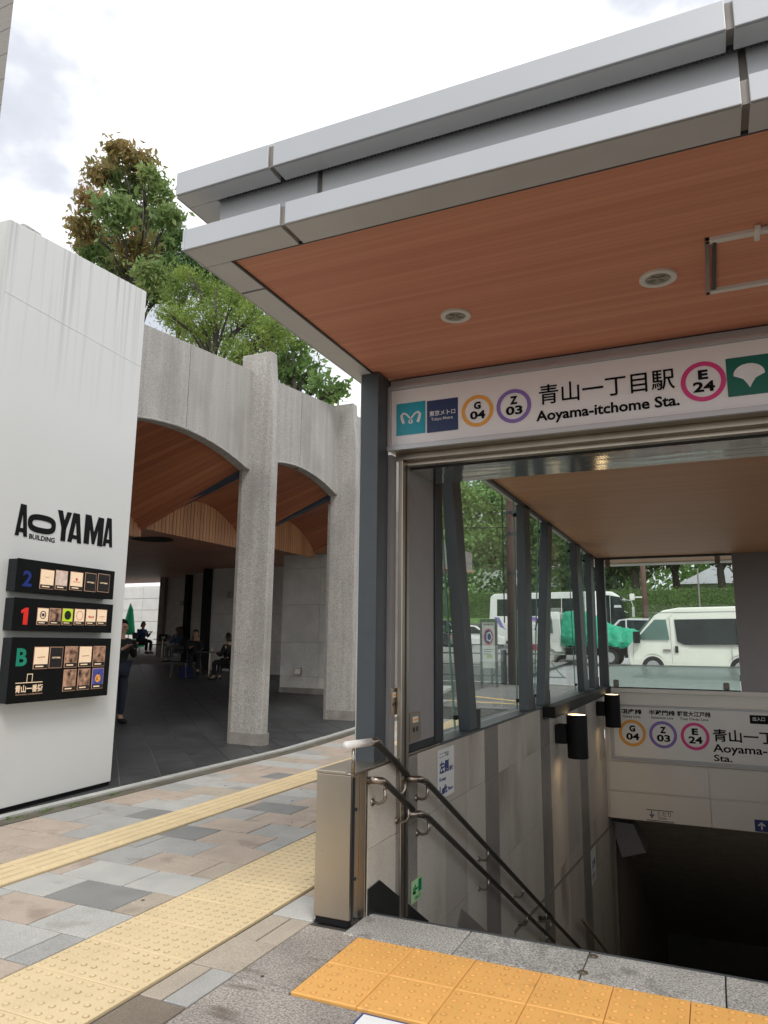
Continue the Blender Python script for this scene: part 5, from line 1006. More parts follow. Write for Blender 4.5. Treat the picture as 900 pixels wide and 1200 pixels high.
# ------------------------------------------------------------------ vehicles
def yw(z, w, belt, top, tum): return w/2 if z <= belt else w/2-tum*(z-belt)/(top-belt)
class Veh:
    def __init__(s, t, w, belt, top, tum): s.t, s.w, s.belt, s.top, s.tum = t, w, belt, top, tum
    def y(s, z): return yw(z, s.w, s.belt, s.top, s.tum)
    def body(s, pts, mname, name='body', bev=.035):
        m = MB(); n = len(pts); m.add([(x, -s.y(z), z) for x, z in pts]+[(x, s.y(z), z) for x, z in pts], [tuple(range(n)), tuple(range(n, 2*n))[::-1]]+[(i, n+i, n+(i+1) % n, (i+1) % n) for i in range(n)])
        return m.build(name, mname, s.t, bevel=bev, segs=3)
    def side(s, pts, mname, name, off=.006, both=True, par=None):
        m = MB()
        for sg_ in ((-1, 1) if both else (-1,)):
            n = len(pts); a = [(x, sg_*(s.y(z)+off), z) for x, z in pts]; b = [(x, sg_*(s.y(z)-.01), z) for x, z in pts]
            m.add(a+b, [tuple(range(n))]+[(i, (i+1) % n, n+(i+1) % n, n+i) for i in range(n)])
        return m.build(name, mname, par or s.t)
    def wheels(s, xs, r, wd=.2):
        for x in xs:
            for sg_ in (-1, 1):
                m = MB(); m.disc((x, sg_*(s.w/2+.004-(0 if 1 else 0)), r+.02), X3, Z3, r*1.16, 26, d=(0, -sg_*.12, 0)); m.build('wheel_arch', 'black_metal', s.t)
                m = MB(); m.disc((x, sg_*(s.w/2-.17), r), X3, Z3, r, 28, d=(0, sg_*.185, 0)); o = m.build('wheel', 'tyre', s.t, bevel=.02)
                m = MB(); m.disc((x, sg_*(s.w/2+.016), r), X3, Z3, r*.60, 24, d=(0, sg_*.006, 0)); m.disc((x, sg_*(s.w/2+.022), r), X3, Z3, r*.18, 16, d=(0, sg_*.012, 0))
                for q in range(8): a = q*math.pi/4; m.disc((x+math.cos(a)*r*.4, sg_*(s.w/2+.022), r+math.sin(a)*r*.4), X3, Z3, r*.06, 8, d=(0, sg_*.004, 0))
                m.build('rim', 'rim', o)
def place(t, x, y, rz, slope=True): t.location = (x, y, zr(y)); t.rotation_euler = (0, 0, rz)
# coach (front towards +X)
L = 8.7; YB_ = 48.3; xr_ = at(573, 720, y=YB_-1.2).x; t = thing('coach', 'white touring coach with purple swooshes on its rear side and dark windows', 'bus'); v = Veh(t, 2.45, 1.5, 3.55, .12)
v.body([(0, .32), (L-.1, .32), (L+.05, .9), (L, 1.5), (L-.12, 2.3), (L-.35, 3.2), (L-.8, 3.5), (L-1.6, 3.55), (.35, 3.5), (.08, 3.3), (0, 1.5)], 'paint_white', bev=.09)
xs_ = [.55, 2.0, 3.4, 4.8, 6.2]
for a, b in zip(xs_[:-1], xs_[1:]): v.side([(a, 2.02), (b-.05, 2.02), (b-.05, 3.12), (a, 3.12)], 'car_glass', 'window')
v.side([(6.9, .98), (7.75, .95), (7.75, 3.28), (7.0, 3.28)], 'car_glass', 'window')
v.side([(7.78, 1.35), (L+.0, 1.35), (L-.12, 2.3), (L-.36, 3.15), (7.78, 3.26)], 'car_glass', 'window', .012)
m = MB(); m.prism([(L+.0, -1.20, 1.25), (L+.0, 1.20, 1.25), (L-.34, 1.10, 3.2), (L-.34, -1.10, 3.2)], (.06, 0, .01)); m.build('windscreen', 'car_glass', t)
v.side([(L-.7, 2.5), (L-.25, 2.5), (L-.3, 2.65), (L-.7, 2.65)], 'silver_panel', 'destination_plate', .016)
v.side([(6.9, .5), (7.75, .5), (7.75, .93), (6.9, .95)], 'paint_white', 'door'); v.side([(.0, 1.42), (L-.1, 1.42), (L-.1, 1.44), (0, 1.44)], 'silver_panel', 'trim', .008)
for k, (a, b) in enumerate([(.35, 1.2), (1.7, 3.0), (2.8, 4.2)]):
    v.side([(a, 1.95), (a+.35, 1.92), (b-.2, 1.28), (b, 1.12), (b-.45, 1.32), (a+.1, 1.78)], 'bus_purple', 'swoosh', .010)
v.side([(2.0, 1.92), (3.3, 1.75), (4.2, 1.9), (4.2, 1.8), (3.3, 1.60)], 'bus_stripe', 'swoosh', .012)
for k in range(4): v.side([(1.25, .8+k*.1), (1.8, .8+k*.1), (1.8, .85+k*.1), (1.25, .85+k*.1)], 'grey_panel', 'vent_slat', .01)
v.wheels([2.45, 6.3], .5); m = MB(); m.tube([(L-.2, -1.15, 3.0), (L+.35, -1.35, 2.9), (L+.45, -1.38, 2.5)], .03, 6); m.box(L+.38, L+.52, -1.5, -1.25, 1.9, 2.5); m.build('mirror', 'paint_silver', t, bevel=.02)
place(t, xr_, YB_, 0)
# minibus van facing left (build with front at +X, turn round)
t = thing('white_van', 'cream white high roofed passenger van facing left in the near lane', 'van'); v = Veh(t, 1.88, 1.12, 2.23, .16); F0 = 2.45
v.body([(-2.45, .30), (2.38, .30), (2.46, .55), (2.44, .95), (2.26, 1.15), (1.62, 1.93), (1.35, 2.09), (.9, 2.17), (-2.2, 2.22), (-2.4, 2.1), (-2.47, 1.1)], 'paint_cream', bev=.05)
v.side([(2.08, 1.17), (2.13, 1.24), (1.62, 1.80), (1.28, 1.80), (1.20, 1.17)], 'car_glass_green', 'window'); v.side([(.98, 1.12), (1.04, 1.80), (-2.25, 1.84), (-2.28, 1.06), (.78, 1.02)], 'car_glass', 'window', .008)
m = MB(); m.prism([(2.27, -.80, 1.2), (2.27, .80, 1.2), (1.66, .70, 1.90), (1.66, -.70, 1.90)], (.03, 0, .03)); m.build('windscreen', 'car_glass_green', t)
v.side([(1.14, .45), (1.15, .45), (1.18, 1.85), (1.17, 1.85)], 'grey_panel', 'door_gap', .007); v.side([(2.30, .55), (2.31, .55), (2.27, 1.1), (2.26, 1.1)], 'grey_panel', 'door_gap', .007); v.side([(-.55, .42), (-.54, .42), (-.54, 1.04), (-.55, 1.04)], 'grey_panel', 'door_gap', .007)
v.side([(-2.4, .97), (.62, .99), (.62, 1.005), (-2.4, .985)], 'grey_panel', 'slide_rail', .008); v.side([(1.4, .82), (1.18, .82), (1.18, .88), (1.4, .88)], 'gap_bronze', 'handle', .03); v.side([(1.05, .78), (.96, .78), (.96, .98), (1.05, .98)], 'black_metal', 'handle', .03)
v.side([(2.2, 2.0), (-2.3, 2.05), (-2.3, 2.06), (1.3, 2.03)], 'grey_panel', 'roof_gutter', .006)
m = MB()
for sg_ in (-1, 1): m.tube([(2.05, sg_*.93, 1.22), (2.14, sg_*1.06, 1.22)], .02, 6); m.box(2.06, 2.26, sg_*1.04-.08, sg_*1.04+.12, 1.06, 1.42)
m.build('mirror', 'black_metal', t, bevel=.02)
for sg_ in (-1, 1): m = MB(); m.box(2.40, 2.47, sg_*.70-.17, sg_*.70+.17, .68, .92); m.build('headlight', 'lamp_clear', t, bevel=.02)
m = MB(); m.box(2.44, 2.475, -.45, .45, .70, .86); m.build('grille', 'black_metal', t); v.wheels([1.72, -.78], .33)
xv = at(736, 760, y=24.6).x+2.45; place(t, xv, 25.5, math.pi)
# small truck with a green tarpaulin, facing left
t = thing('flatbed_truck', 'small white truck facing left, its load covered by a bright green tarpaulin', 'truck'); v = Veh(t, 1.5, 1.0, 1.9, .07)
v.body([(.62, .45), (1.68, .45), (1.72, .95), (1.55, 1.2), (1.38, 1.84), (1.2, 1.9), (.68, 1.9), (.6, 1.0)], 'paint_white', 'cab', .04)
v.side([(1.46, 1.16), (1.30, 1.72), (.95, 1.72), (.90, 1.12)], 'car_glass_green', 'window'); m = MB(); m.prism([(1.58, -.66, 1.22), (1.58, .66, 1.22), (1.40, .62, 1.80), (1.40, -.62, 1.80)], (.03, 0, .01)); m.build('windscreen', 'car_glass', t)
m = MB(); m.box(-1.75, .60, -.72, .72, .62, .72); m.build('bed', 'steel_dark', t, bevel=.01)
for sg_ in (-1, 1): m = MB(); m.box(-1.75, .58, sg_*.72-.015, sg_*.72+.015, .72, .80); m.build('side_board', 'steel_dark', t)
m = MB(); m.box(-1.6, 1.4, -.5, .5, .35, .6); m.build('chassis', 'black_metal', t); m = MB(); m.box(-1.72, -1.55, -.7, .7, .28, .62); m.build('rear_bumper', 'black_metal', t); v.side([(1.0, .5), (1.66, .5), (1.66, .72), (1.0, .72)], 'bumper_red', 'stripe', .008)
for sg_ in (-1, 1): m = MB(); m.box(-1.78, -1.71, sg_*.5-.17, sg_*.5+.17, .50, .62); o = m.build('tail_lamp', 'lamp_red', t); m = MB(); m.box(-1.785, -1.70, sg_*.5-.05, sg_*.5+.05, .505, .615); m.build('indicator', 'lamp_amber', o)
g = random.Random(4); nx, ny = 34, 20; m = MB(); gr_ = {}
def th(fx):   # ridge of the covered load along the bed
    return np.interp(fx, [0, .05, .34, .48, .62, .8, 1], [1.86, 1.92, 1.88, 1.64, 1.40, 1.28, 1.26])
for i in range(nx):
    for j in range(ny):
        fx, fy = i/(nx-1), j/(ny-1); x = .62-fx*2.75; w_ = abs(fy-.5)*2; drop = max(0, (w_-.66)/.34)
        z = th(fx)-.10*w_**2-drop*(th(fx)-.72)*.96 + .035*math.sin(i*1.9+j*.7)+.03*math.sin(j*2.3-i*.8)+g.uniform(-.018, .018)
        if fx > .88: z -= (fx-.88)*2.8*.4
        y_ = (fy-.5)*2*(.62+.22*min(1, w_*1.1))+.07*math.sin(i*1.3+3*fy)*drop; gr_[i, j] = len(m.v); m.v.append((x, y_, z))
for i in range(nx-1):
    for j in range(ny-1): m.f.append((gr_[i, j], gr_[i+1, j], gr_[i+1, j+1], gr_[i, j+1])); m.m.append(0)
o = m.build('tarpaulin', 'tarp', t, smooth=True); sm_ = o.modifiers.new('thick', 'SOLIDIFY'); sm_.thickness = .012
m = MB(); m.tube([(-1.55, -.76, 1.12), (-1.45, -.79, .75)], .012, 5); m.tube([(-.6, -.80, 1.2), (-.55, -.80, .75)], .012, 5); m.build('rope', 'black_metal', t)
v.wheels([1.05, -1.05], .29); xt = at(623, 750, y=30.3).x+1.72*1.12; place(t, xt, 31, math.pi); t.scale = (1.12, 1.12, 1.12)
# passenger cars
def car(name, lab, paint, x, y, rz, L=4.3, H=1.5, cat='car', group=None):
    t = thing(name, lab, cat, (0, 0, 0), group); v = Veh(t, 1.75, .92, H, .22); a = L/2
    v.body([(-a, .28), (a, .28), (a+.02, .62), (a-.15, .78), (a-1.05, .93), (a-1.85, H-.08), (a-2.4, H), (-a+.9, H-.02), (-a+.25, 1.02), (-a, .95)], paint, bev=.05)
    v.side([(a-1.25, .96), (a-1.95, H-.13), (a-2.2, H-.11), (a-2.2, .96)], 'car_glass', 'window'); v.side([(a-2.28, .96), (a-2.28, H-.1), (-a+1.0, H-.12), (-a+.55, .99)], 'car_glass', 'window')
    m = MB(); m.prism([(a-1.08, -.76, .96), (a-1.08, .76, .96), (a-1.82, .60, H-.1), (a-1.82, -.60, H-.1)], (.02, 0, .02)); m.build('windscreen', 'car_glass', t)
    m = MB(); m.prism([(-a+.27, -.70, 1.06), (-a+.27, .70, 1.06), (-a+.86, .58, H-.08), (-a+.86, -.58, H-.08)], (-.02, 0, .02)); m.build('rear_window', 'car_glass', t)
    for s_ in (-1, 1):
        m = MB(); m.box(a-.08, a+.03, s_*.62-.16, s_*.62+.16, .60, .74); m.build('headlight', 'lamp_clear', t, bevel=.02); m = MB(); m.box(-a-.015, -a+.08, s_*.68-.13, s_*.68+.13, .70, .90); m.build('tail_lamp', 'lamp_red', t, bevel=.02)
    m = MB(); m.box(a-.02, a+.035, -.5, .5, .34, .52); m.build('grille', 'black_metal', t)
    m = MB()
    for s_ in (-1, 1): m.box(a-1.45, a-1.3, s_*.93-.07, s_*.93+.07, .95, 1.07)
    m.build('mirror', paint, t, bevel=.02); v.wheels([a-.85, -a+.85], .31); place(t, x, y, rz); return t
car('hatchback', 'white hatchback partly hidden by the map board, in front of the coach rear', 'paint_white', at(560, 745, y=45).x, 45, 0, 3.9, 1.5)
car('hatchback', 'white car at the left edge of the first pane, behind the leaning post', 'paint_white', at(533, 745, y=47).x-1, 47, 0, 4.2, 1.5)
car('minivan', 'black people carrier with a red tail lamp at the far left of the road', 'paint_black', at(521, 740, y=49).x-.3, 49.5, .2, 4.6, 1.85)
car('black_car', 'black low car in the far left of the road before the people carrier', 'paint_black', at(514, 745, y=43).x-1.2, 43, math.pi, 4.4, 1.4)
car('silver_car', 'silver car roof showing between the green tarpaulin and the white van', 'paint_silver', at(735, 740, y=42).x, 42, math.pi, 4.4, 1.86)
# ------------------------------------------------------------------ street furniture seen through the glass
ub = at(606.5, 800, y=19.75); t = thing('utility_pole', 'thick brown steel utility pole with dark bands at the kerb', 'pole', (ub.x, 19.6, zg(19.6)))
m = MB(); m.tube([(ub.x, 19.6, zg(19.6)), (ub.x, 19.6, 4), (ub.x-.02, 19.6, 9.5)], [.21, .19, .15], 18); m.build('shaft', 'pole_brown', t, smooth=True)
for z in (3.3, 4.4, 5.0, 2.2): m = MB(); m.disc((ub.x, 19.6, z), X3, Y3, .20, 20, d=(0, 0, .07)); m.build('band', 'steel_dark', t)
m = MB(); m.tube([(ub.x-.26, 19.5, 2.0), (ub.x-.26, 19.5, 7.0)], .02, 6); m.tube([(ub.x-.1, 19.4, 4.6), (-14, 19.2, 5.0), (-22, 19, 5.4)], .015, 5); m.build('cable', 'black_metal', t); m = MB(); m.box(ub.x-.36, ub.x-.22, 19.4, 19.5, zg(19.6), zg(19.6)+.9); m.build('bollard_box', 'steel_dark', t)
t = thing('map_board', 'tall narrow grey framed street map board with a red ring, on the footway', 'map board', (at(573, 760, y=18.6).x, 18.6, zg(18.6))); c = t.location.x
for s_ in (-.20, .20): m = MB(); m.box(c+s_-.03, c+s_+.03, 18.57, 18.63, zg(18.6), zg(18.6)+1.72); m.build('post', 'steel_post', t)
m = MB(); m.box(c-.18, c+.18, 18.58, 18.62, zg(18.6)+.48, zg(18.6)+1.72); m.build('panel', 'map_pale', t); z = zg(18.6)
m = MB(); m.box(c-.22, c+.22, 18.565, 18.635, z+1.66, z+1.74); m.build('top_rail', 'steel_post', t)
m = MB(); m.disc((c, 18.578, z+1.28), X3*.62, Z3, .19, 32, d=(0, -.003, 0)); o = m.build('map', 'num_blue', t); m = MB(); m.disc((c, 18.574, z+1.28), X3*.62, Z3, .22, 32, d=(0, -.003, 0), r2=.18); m.build('map_ring', 'map_red', t); m = MB(); m.disc((c+.02, 18.574, z+1.28), X3*.6, Z3, .15, 5, d=(0, -.003, 0), r2=.10); m.build('map_streets', 'map_pale', t)
text('lettering', '周辺案内図', (c-.14, 18.578, z+1.57), X3, Z3, .28, .05, 'ink', t, .01)
for k in range(3): m = MB(); m.box(c-.14, c+.14-.04*k, 18.574, 18.578, z+.95-.06*k, z+.965-.06*k); m.build('print_line', 'steel_post', t)
m = MB(); m.box(c-.05, c+.10, 18.574, 18.578, z+.74, z+.82); m.build('print_mark', 'map_green', t)
m = MB()
t = thing('guard_rail', 'green steel guard rail with curved bars along the kerb', 'guard rail', (-7, 19.8, zg(19.8))); z = zg(19.8)
for k in range(8):
    x = -13.6+k*2.0
    if x > -5.5: break
    m = MB(); m.tube([(x, 19.8, z), (x, 19.8, z+.86)], .035, 8); m.build('post', 'guard_green', t)
    if k < 6:
        m = MB(); m.tube([(x, 19.8, z+.80), (x+2, 19.8, z+.80)], .022, 6); m.tube([(x, 19.8, z+.2), (x+2, 19.8, z+.2)], .018, 6)
        if k < 4: m.tube([(x, 19.8, z+.5), (x+2, 19.8, z+.5)], .015, 6)
        else:
            for a in (0, 1): m.tube([(x+.05+a, 19.8, z+.2), (x+.15+a, 19.8, z+.55), (x+.45+a, 19.8, z+.78), (x+.62+a, 19.8, z+.6), (x+.8+a, 19.8, z+.35), (x+.95+a, 19.8, z+.2)], .014, 6)
        m.build('bars', 'guard_green', t, smooth=True)
p = at(751, 700, y=50); t = thing('signal_pole', 'brown pole with a small white signal box in front of the hedge', 'pole', (p.x, 52.8, zg(52))); m = MB(); m.tube([(p.x, 52.8, zg(52)), (p.x, 52.8, 9)], [.2, .17], 12); m.build('shaft', 'pole_brown', t, smooth=True)
m = MB(); m.box(p.x-.95, p.x-.62, 52.5, 52.7, 4.5, 4.95); m.build('signal_box', 'white_plastic', t, bevel=.05); m = MB(); m.tube([(p.x-.6, 52.6, 4.7), (p.x, 52.75, 4.7)], .05, 6); m.build('arm', 'white_plastic', t)
p = at(819, 700, y=51); t = thing('slim_pole', 'slim pale pole standing before the hedge behind the van', 'pole', (p.x, 53, zg(52))); m = MB(); m.tube([(p.x, 53, zg(52)), (p.x, 53, 6.6)], .05, 8); m.build('shaft', 'gap_bronze', t)
# ------------------------------------------------------------------ people under the arcade
def skin(name, chains, mname, parent, sub=1):
    vs, es, rs, key = [], [], [], {}
    def vid(p, r):
        k_ = tuple(round(c, 4) for c in p)
        if k_ not in key: key[k_] = len(vs); vs.append(k_); rs.append(r)
        return key[k_]
    for ch in chains:
        ids = [vid(p, r) for p, r in ch]; es += [(a, b) for a, b in zip(ids[:-1], ids[1:]) if a != b]
    me = bpy.data.meshes.new(name); me.from_pydata(vs, es, []); me.materials.append(MATS[mname]); o = bpy.data.objects.new(name, me); link(o, parent)
    md = o.modifiers.new('skin', 'SKIN'); md.use_smooth_shade = True
    sv = me.skin_vertices[0].data
    for i, r in enumerate(rs): sv[i].radius = (r, r)
    sv[0].use_root = True
    sb = o.modifiers.new('subdivision', 'SUBSURF'); sb.levels = sb.render_levels = sub; return o
def person(lab, loc, rz, pose, top, bottom, hair, cap=None, longhair=False, scale=1, hands=None, jacket=None):
    """local frame: facing +X. pose 'sit' or 'stand'"""
    t = thing('person', lab, 'person', (0, 0, 0)); sit = pose == 'sit'; hz = .50 if sit else .92
    pel = (0, 0, hz); wa = (.0, 0, hz+.14); ch = (.01, 0, hz+.34); nk = (.03, 0, hz+.50); hb = (.05, 0, hz+.57); hc_ = (.07, 0, hz+.66); ht = (.06, 0, hz+.74)
    hd_ = hands or ((.40, .10, hz+.27), (.40, -.10, hz+.27))
    bodyc = [[(pel, .12), (wa, .11), (ch, .125), (nk, .05), (hb, .052), (hc_, .088), (ht, .07)]]
    shirt = [[(pel, .14), (wa, .13), (ch, .15), ((.02, 0, hz+.44), .10)]]; trou = []
    for i, s_ in enumerate((1, -1)):
        sh = (.01, s_*.17, hz+.42); el = (.07, s_*.24, hz+.17) if hd_[i][2] < hz+.5 else (.14, s_*.22, hz+.22); ha = hd_[i]
        wr = tuple(el[k_]+(ha[k_]-el[k_])*.82 for k_ in range(3)); d = Vector(ha)-Vector(el); d.normalize()
        bodyc.append([(ch, .125), (sh, .055), (el, .038), (wr, .026), (ha, .032)])
        shirt.append([(ch, .15), (sh, .072), (el, .055), (tuple(Vector(el).lerp(Vector(wr), .9)), .042)])
        H_ = Vector(ha); side = d.cross(Z3).normalized(); up_ = side.cross(d)
        for q in range(4): f0 = H_+side*(q-1.5)*.018; bodyc.append([(ha, .032), (tuple(f0+d*.045), .010), (tuple(f0+d*.075-up_*.012), .009), (tuple(f0+d*.09-up_*.03), .008)])
        bodyc.append([(ha, .032), (tuple(H_-side*.04*s_+d*.01+up_*.01), .011), (tuple(H_-side*.05*s_+d*.045+up_*.012), .009)])
        hip = (0, s_*.09, hz-.02)
        if sit: kn, an, to_ = (.42, s_*.11, hz+.0), (.40, s_*.11, .09), (.55, s_*.12, .035)
        else: kn, an, to_ = (.02, s_*.10, .50), (-.02, s_*.11, .09), (.14, s_*.12, .035)
        bodyc.append([(pel, .12), (hip, .09), (kn, .058), (an, .038), (to_, .035)])
        trou.append([(pel, .145), (hip, .105), (kn, .078), (tuple(Vector(kn).lerp(Vector(an), .92)), .058)])
        m_ = MB(); a_ = Vector(an); m_.tube([(a_.x-.05, a_.y, .045), (a_.x+.04, a_.y, .05), (a_.x+.13, a_.y, .04), (a_.x+.2, a_.y, .03)], [.03, .045, .045, .02], 10); m_.build('shoe', 'cloth_black', t, smooth=True)
    skin('body', bodyc, 'skin', t, 2); skin('shirt', shirt, top, t); skin('trousers', trou, bottom, t)
    hx, hzz = .045, hz+.67; m_ = MB(); V_, F_ = [], []; nn_, mm_ = 14, 9
    for a in range(mm_+1):
        ph = a/mm_*math.pi*.62
        for b_ in range(nn_): th_ = 2*math.pi*b_/nn_; V_.append((hx-.015+.108*math.sin(ph)*math.cos(th_), .098*math.sin(ph)*math.sin(th_), hzz+.02+.112*math.cos(ph)-(0.05 if math.cos(th_) < 0 else 0)*ph))
    for a in range(mm_):
        for b_ in range(nn_):
            if not (a >= 5 and (b_ < 3 or b_ > nn_-3)): F_.append((a*nn_+b_, a*nn_+(b_+1) % nn_, (a+1)*nn_+(b_+1) % nn_, (a+1)*nn_+b_))
    m_.add(V_, F_); hob = m_.build('hair', hair, t, smooth=True)
    if longhair: m_ = MB(); m_.tube([(-.03, 0, hzz+.06), (-.06, 0, hzz-.06), (-.07, 0, hzz-.2), (-.08, 0, hzz-.33)], [.075, .10, .09, .03], 12); m_.build('long_hair', hair, t, smooth=True)
    for s_ in (-1, 1):
        m_ = MB(); m_.tube([(.150, s_*.032, hzz), (.158, s_*.032, hzz)], .010, 8); m_.build('eye', 'ink', t); m_ = MB(); m_.tube([(.06, s_*.085, hzz+.02), (.055, s_*.095, hzz), (.06, s_*.088, hzz-.03)], .012, 6); m_.build('ear', 'skin', t, smooth=True)
    m_ = MB(); m_.tube([(.148, 0, hzz+.01), (.172, 0, hzz-.025), (.150, 0, hzz-.032)], [.008, .014, .01], 8); m_.build('nose', 'skin', t, smooth=True); m_ = MB(); m_.box(.145, .156, -.022, .022, hzz-.062, hzz-.054); m_.build('mouth', 'bumper_red', t)
    if cap:
        m_ = MB(); V_, F_ = [], []
        for a in range(7):
            ph = a/6*math.pi*.47
            for b_ in range(16): th_ = 2*math.pi*b_/16; V_.append((hx+.118*math.sin(ph)*math.cos(th_), .112*math.sin(ph)*math.sin(th_), hzz+.035+.115*math.cos(ph)))
        for a in range(6):
            for b_ in range(16): F_.append((a*16+b_, a*16+(b_+1) % 16, (a+1)*16+(b_+1) % 16, (a+1)*16+b_))
        m_.add(V_, F_); m_.build('cap', cap, t, smooth=True); m_ = MB(); m_.prism([(.13, -.08, hzz+.035), (.13, .08, hzz+.035), (.21, .06, hzz+.02), (.235, 0, hzz+.015), (.21, -.06, hzz+.02)], (0, 0, .008)); m_.build('cap_peak', cap, t)
    if jacket:
        for s_ in (1, -1): skin('jacket', [[((-.01, s_*.06, hz-.02), .115), ((-.01, s_*.07, hz+.2), .105), ((0, s_*.09, hz+.38), .085)], ] , jacket, t)
    t.location = (loc[0], loc[1], zarc(loc[0], loc[1])); t.rotation_euler = (0, 0, rz); t.scale = (scale,)*3; return t
def chair(lab, x, y, rz, first=[None]):
    if first[0] is None:
        t = thing('cafe_chair', lab, 'chair', (0, 0, 0), 'cafe chairs under the arcade'); m = MB(); m.box(-.2, .2, -.21, .21, .43, .46); m.build('seat', 'black_metal', t, bevel=.01)
        m = MB(); m.prism([(-.20, -.2, .58), (-.20, .2, .58), (-.26, .19, .84), (-.26, -.19, .84)], (-.02, 0, 0)); m.build('backrest', 'black_metal', t, bevel=.008)
        for sx in (-1, 1):
            for sy_ in (-1, 1): m = MB(); m.tube([(sx*.22, sy_*.22, 0), (sx*.17, sy_*.19, .44)]+([(-.24, sy_*.19, .84)] if sx < 0 else []), .012, 7); m.build('leg', 'steel_post', t)
        first[0] = t
    else: t = copy_tree(first[0])
    t.location = (x, y, zarc(x, y)); t.rotation_euler = (0, 0, rz); t['label'] = lab; return t
def table(lab, x, y, first=[None]):
    if first[0] is None:
        t = thing('cafe_table', lab, 'table', (0, 0, 0), 'cafe tables under the arcade'); m = MB(); m.disc((0, 0, .70), X3, Y3, .36, 32, d=(0, 0, .025)); m.build('tabletop', 'steel_dark', t, bevel=.004)
        m = MB(); m.tube([(0, 0, .05), (0, 0, .7)], .025, 10); m.build('post', 'rail_steel', t)
        for k_ in range(4): a = k_*math.pi/2+.4; m = MB(); m.tube([(0, 0, .10), (math.cos(a)*.28, math.sin(a)*.28, .015)], .015, 6); m.build('foot', 'rail_steel', t)
        first[0] = t
    else: t = copy_tree(first[0])
    t.location = (x, y, zarc(x, y)); t['label'] = lab; return t
X = lambda u, y: at(u, 750, y=y).x
person('person standing half behind the white wall in dark clothes, holding up a phone', (X(141, 9.7), 9.7), -.25, 'stand', 'cloth_black', 'cloth_navy', 'hair', hands=((.36, .05, 1.30), (.34, -.07, 1.27)), scale=1.02)
px_, py_ = X(141, 9.7), 9.7
m = MB(); m.box(0, .012, -.04, .04, -.075, .075); o = m.build('phone', 'ink', None, bevel=.004); o.location = (px_+.44, py_-.12, 1.36); o.rotation_euler = (0, -.5, -.25); tag(o, 'dark phone in the hands of the standing person', 'phone')
m = MB(); m.box(-.17, .12, -.16, -.10, .80, 1.18); m.tube([(-.02, -.13, 1.18), (.02, -.14, 1.42), (.03, .1, 1.46), (-.02, .17, 1.3)], .012, 6); o = m.build('shoulder_bag', 'cloth_black', None, bevel=.02); o.location = (px_, py_, 0); o.rotation_euler = (0, 0, -.25); tag(o, 'black bag hanging on the standing person', 'bag')
y = 23; person('seated person in a blue shirt reading, far back near the bright opening', (X(166, y), y), -.1, 'sit', 'cloth_blue', 'cloth_black', 'hair', hands=((.42, .08, .86), (.42, -.08, .86)))
chair('chair under the reader in a blue shirt near the bright opening', X(164, y), y, -.1)
y = 21.5; table('small round table between the reader and the woman in a white cap', X(191, y), y); chair('empty chair beyond the small table by the bright opening', X(187, 22.4), 22.4, -1.4)
y = 20.5; person('seated woman in a white cap and denim jacket facing left at the far table', (X(209, y), y), math.pi-.1, 'sit', 'cloth_denim', 'cloth_grey', 'hair_brown', cap='cloth_white', longhair=True)
chair('chair under the woman in a white cap', X(211, y), y, math.pi-.1)
m = MB(); m.box(-.06, .06, -.05, .05, 0, .10); o = m.build('tissue_box', 'lens_grey', None, bevel=.01); xx, yy = X(191, 21.5), 21.5; o.location = (xx, yy, zarc(xx, yy)+.725); tag(o, 'small pale box on the far round table', 'box')
y = 17.6; person('seated woman with long dark hair and black jacket over white, hand raised to her chin', (X(229, y), y), -.9, 'sit', 'cloth_black', 'cloth_black', 'hair', longhair=True, hands=((.16, .05, 1.06), (.38, -.10, .79)), jacket='cloth_black')
chair('chair under the woman in a black jacket', X(227, y), y+.05, -.9)
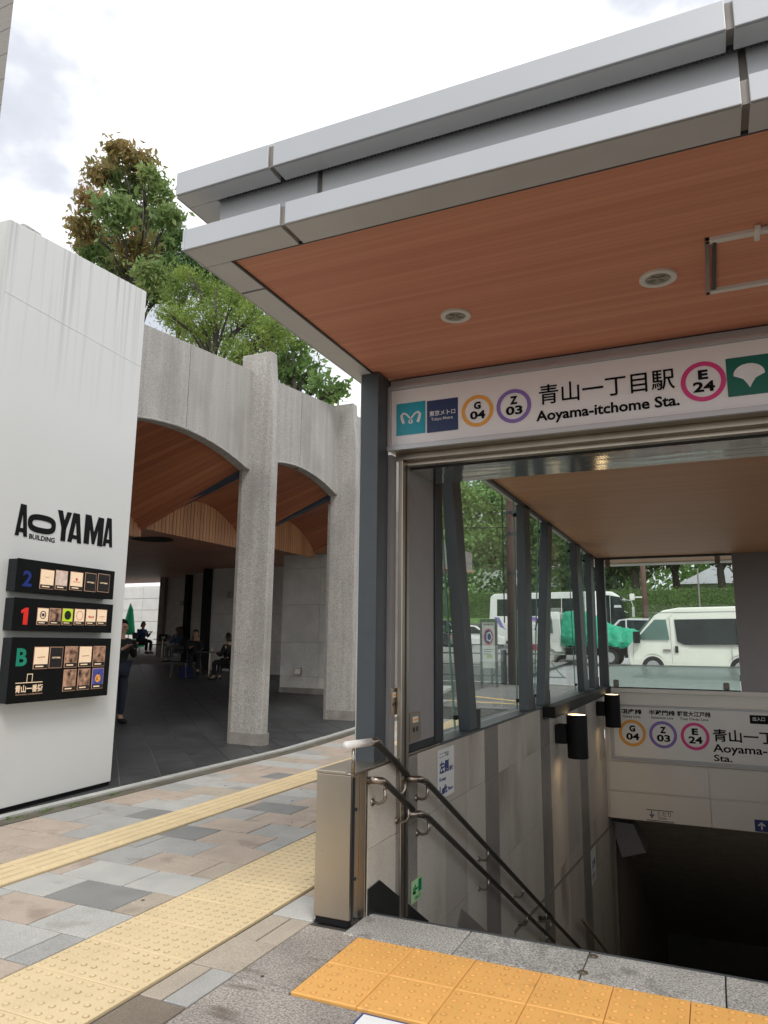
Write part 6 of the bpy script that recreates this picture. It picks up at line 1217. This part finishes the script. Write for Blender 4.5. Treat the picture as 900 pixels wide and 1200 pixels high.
y = 16.9; table('nearest round table, between the woman in black and the person at right', X(247, y), y); xx = X(247, y)
y = 16.6; person('seated person in black clothes facing left, beside the first column', (X(269, y), y), math.pi-.1, 'sit', 'cloth_black', 'cloth_black', 'hair')
chair('chair under the person in black beside the first column', X(271, y), y, math.pi-.1)
m = MB(); m.tube([(0, 0, 0), (0, 0, .11)], [.028, .036], 14); m.tube([(0, 0, .11), (0, 0, .12)], .038, 14); o = m.build('paper_cup', 'cloth_white', None, smooth=False); o.location = (xx+.1, 16.85, zarc(xx, 16.9)+.725); tag(o, 'white paper cup on the nearest round table', 'cup')
chair('empty chair nearest the camera, left of the nearest table', X(212, 16.4), 16.4, .6)
m = MB(); m.box(-.17, .17, -.09, .09, 0, .30); m.tube([(-.09, 0, .30), (-.08, 0, .42), (.08, 0, .42), (.09, 0, .30)], .01, 6); o = m.build('tote_bag', 'bag_blue', None, bevel=.02); xx = X(220, 16.5); o.location = (xx, 16.5, zarc(xx, 16.5)); tag(o, 'dark blue tote bag on the floor under the nearest table', 'bag')
# green parasol beyond
t = thing('green_parasol', 'closed green parasol and planter by the bright courtyard wall', 'parasol', (X(150, 27), 27, .5)); x = X(150, 27)
m = MB(); m.tube([(x, 27, .5), (x, 27, 3.2)], .03, 8); m.build('pole', 'rail_steel', t); m = MB(); m.tube([(x, 27, 1.7), (x, 27, 2.1), (x+.03, 27, 2.9), (x, 27, 3.15)], [.30, .26, .12, .03], 14); m.build('canopy', 'umbrella_green', t, smooth=True)
m = MB(); m.box(x-.1, x+.75, 26.9, 27.3, .9, 1.5); m.build('planter', 'umbrella_green', t, bevel=.02)
# leaning twigs and weeds at the foot of the white wall
g = random.Random(2); wd = thing('wall_weeds', 'tiny green weeds in the brown strip at the foot of the white wall', 'weeds', (-5.2, 4.7, 0)); wd['kind'] = 'stuff'
stuff(leaves('weed_leaves', [((-5.22+g.uniform(-.03, .03), 4.3+g.random()*1.2, .006), (.035, .06, .008), 26) for _ in range(9)], 'leaf_mid', wd, .02, 2, 0, 77))
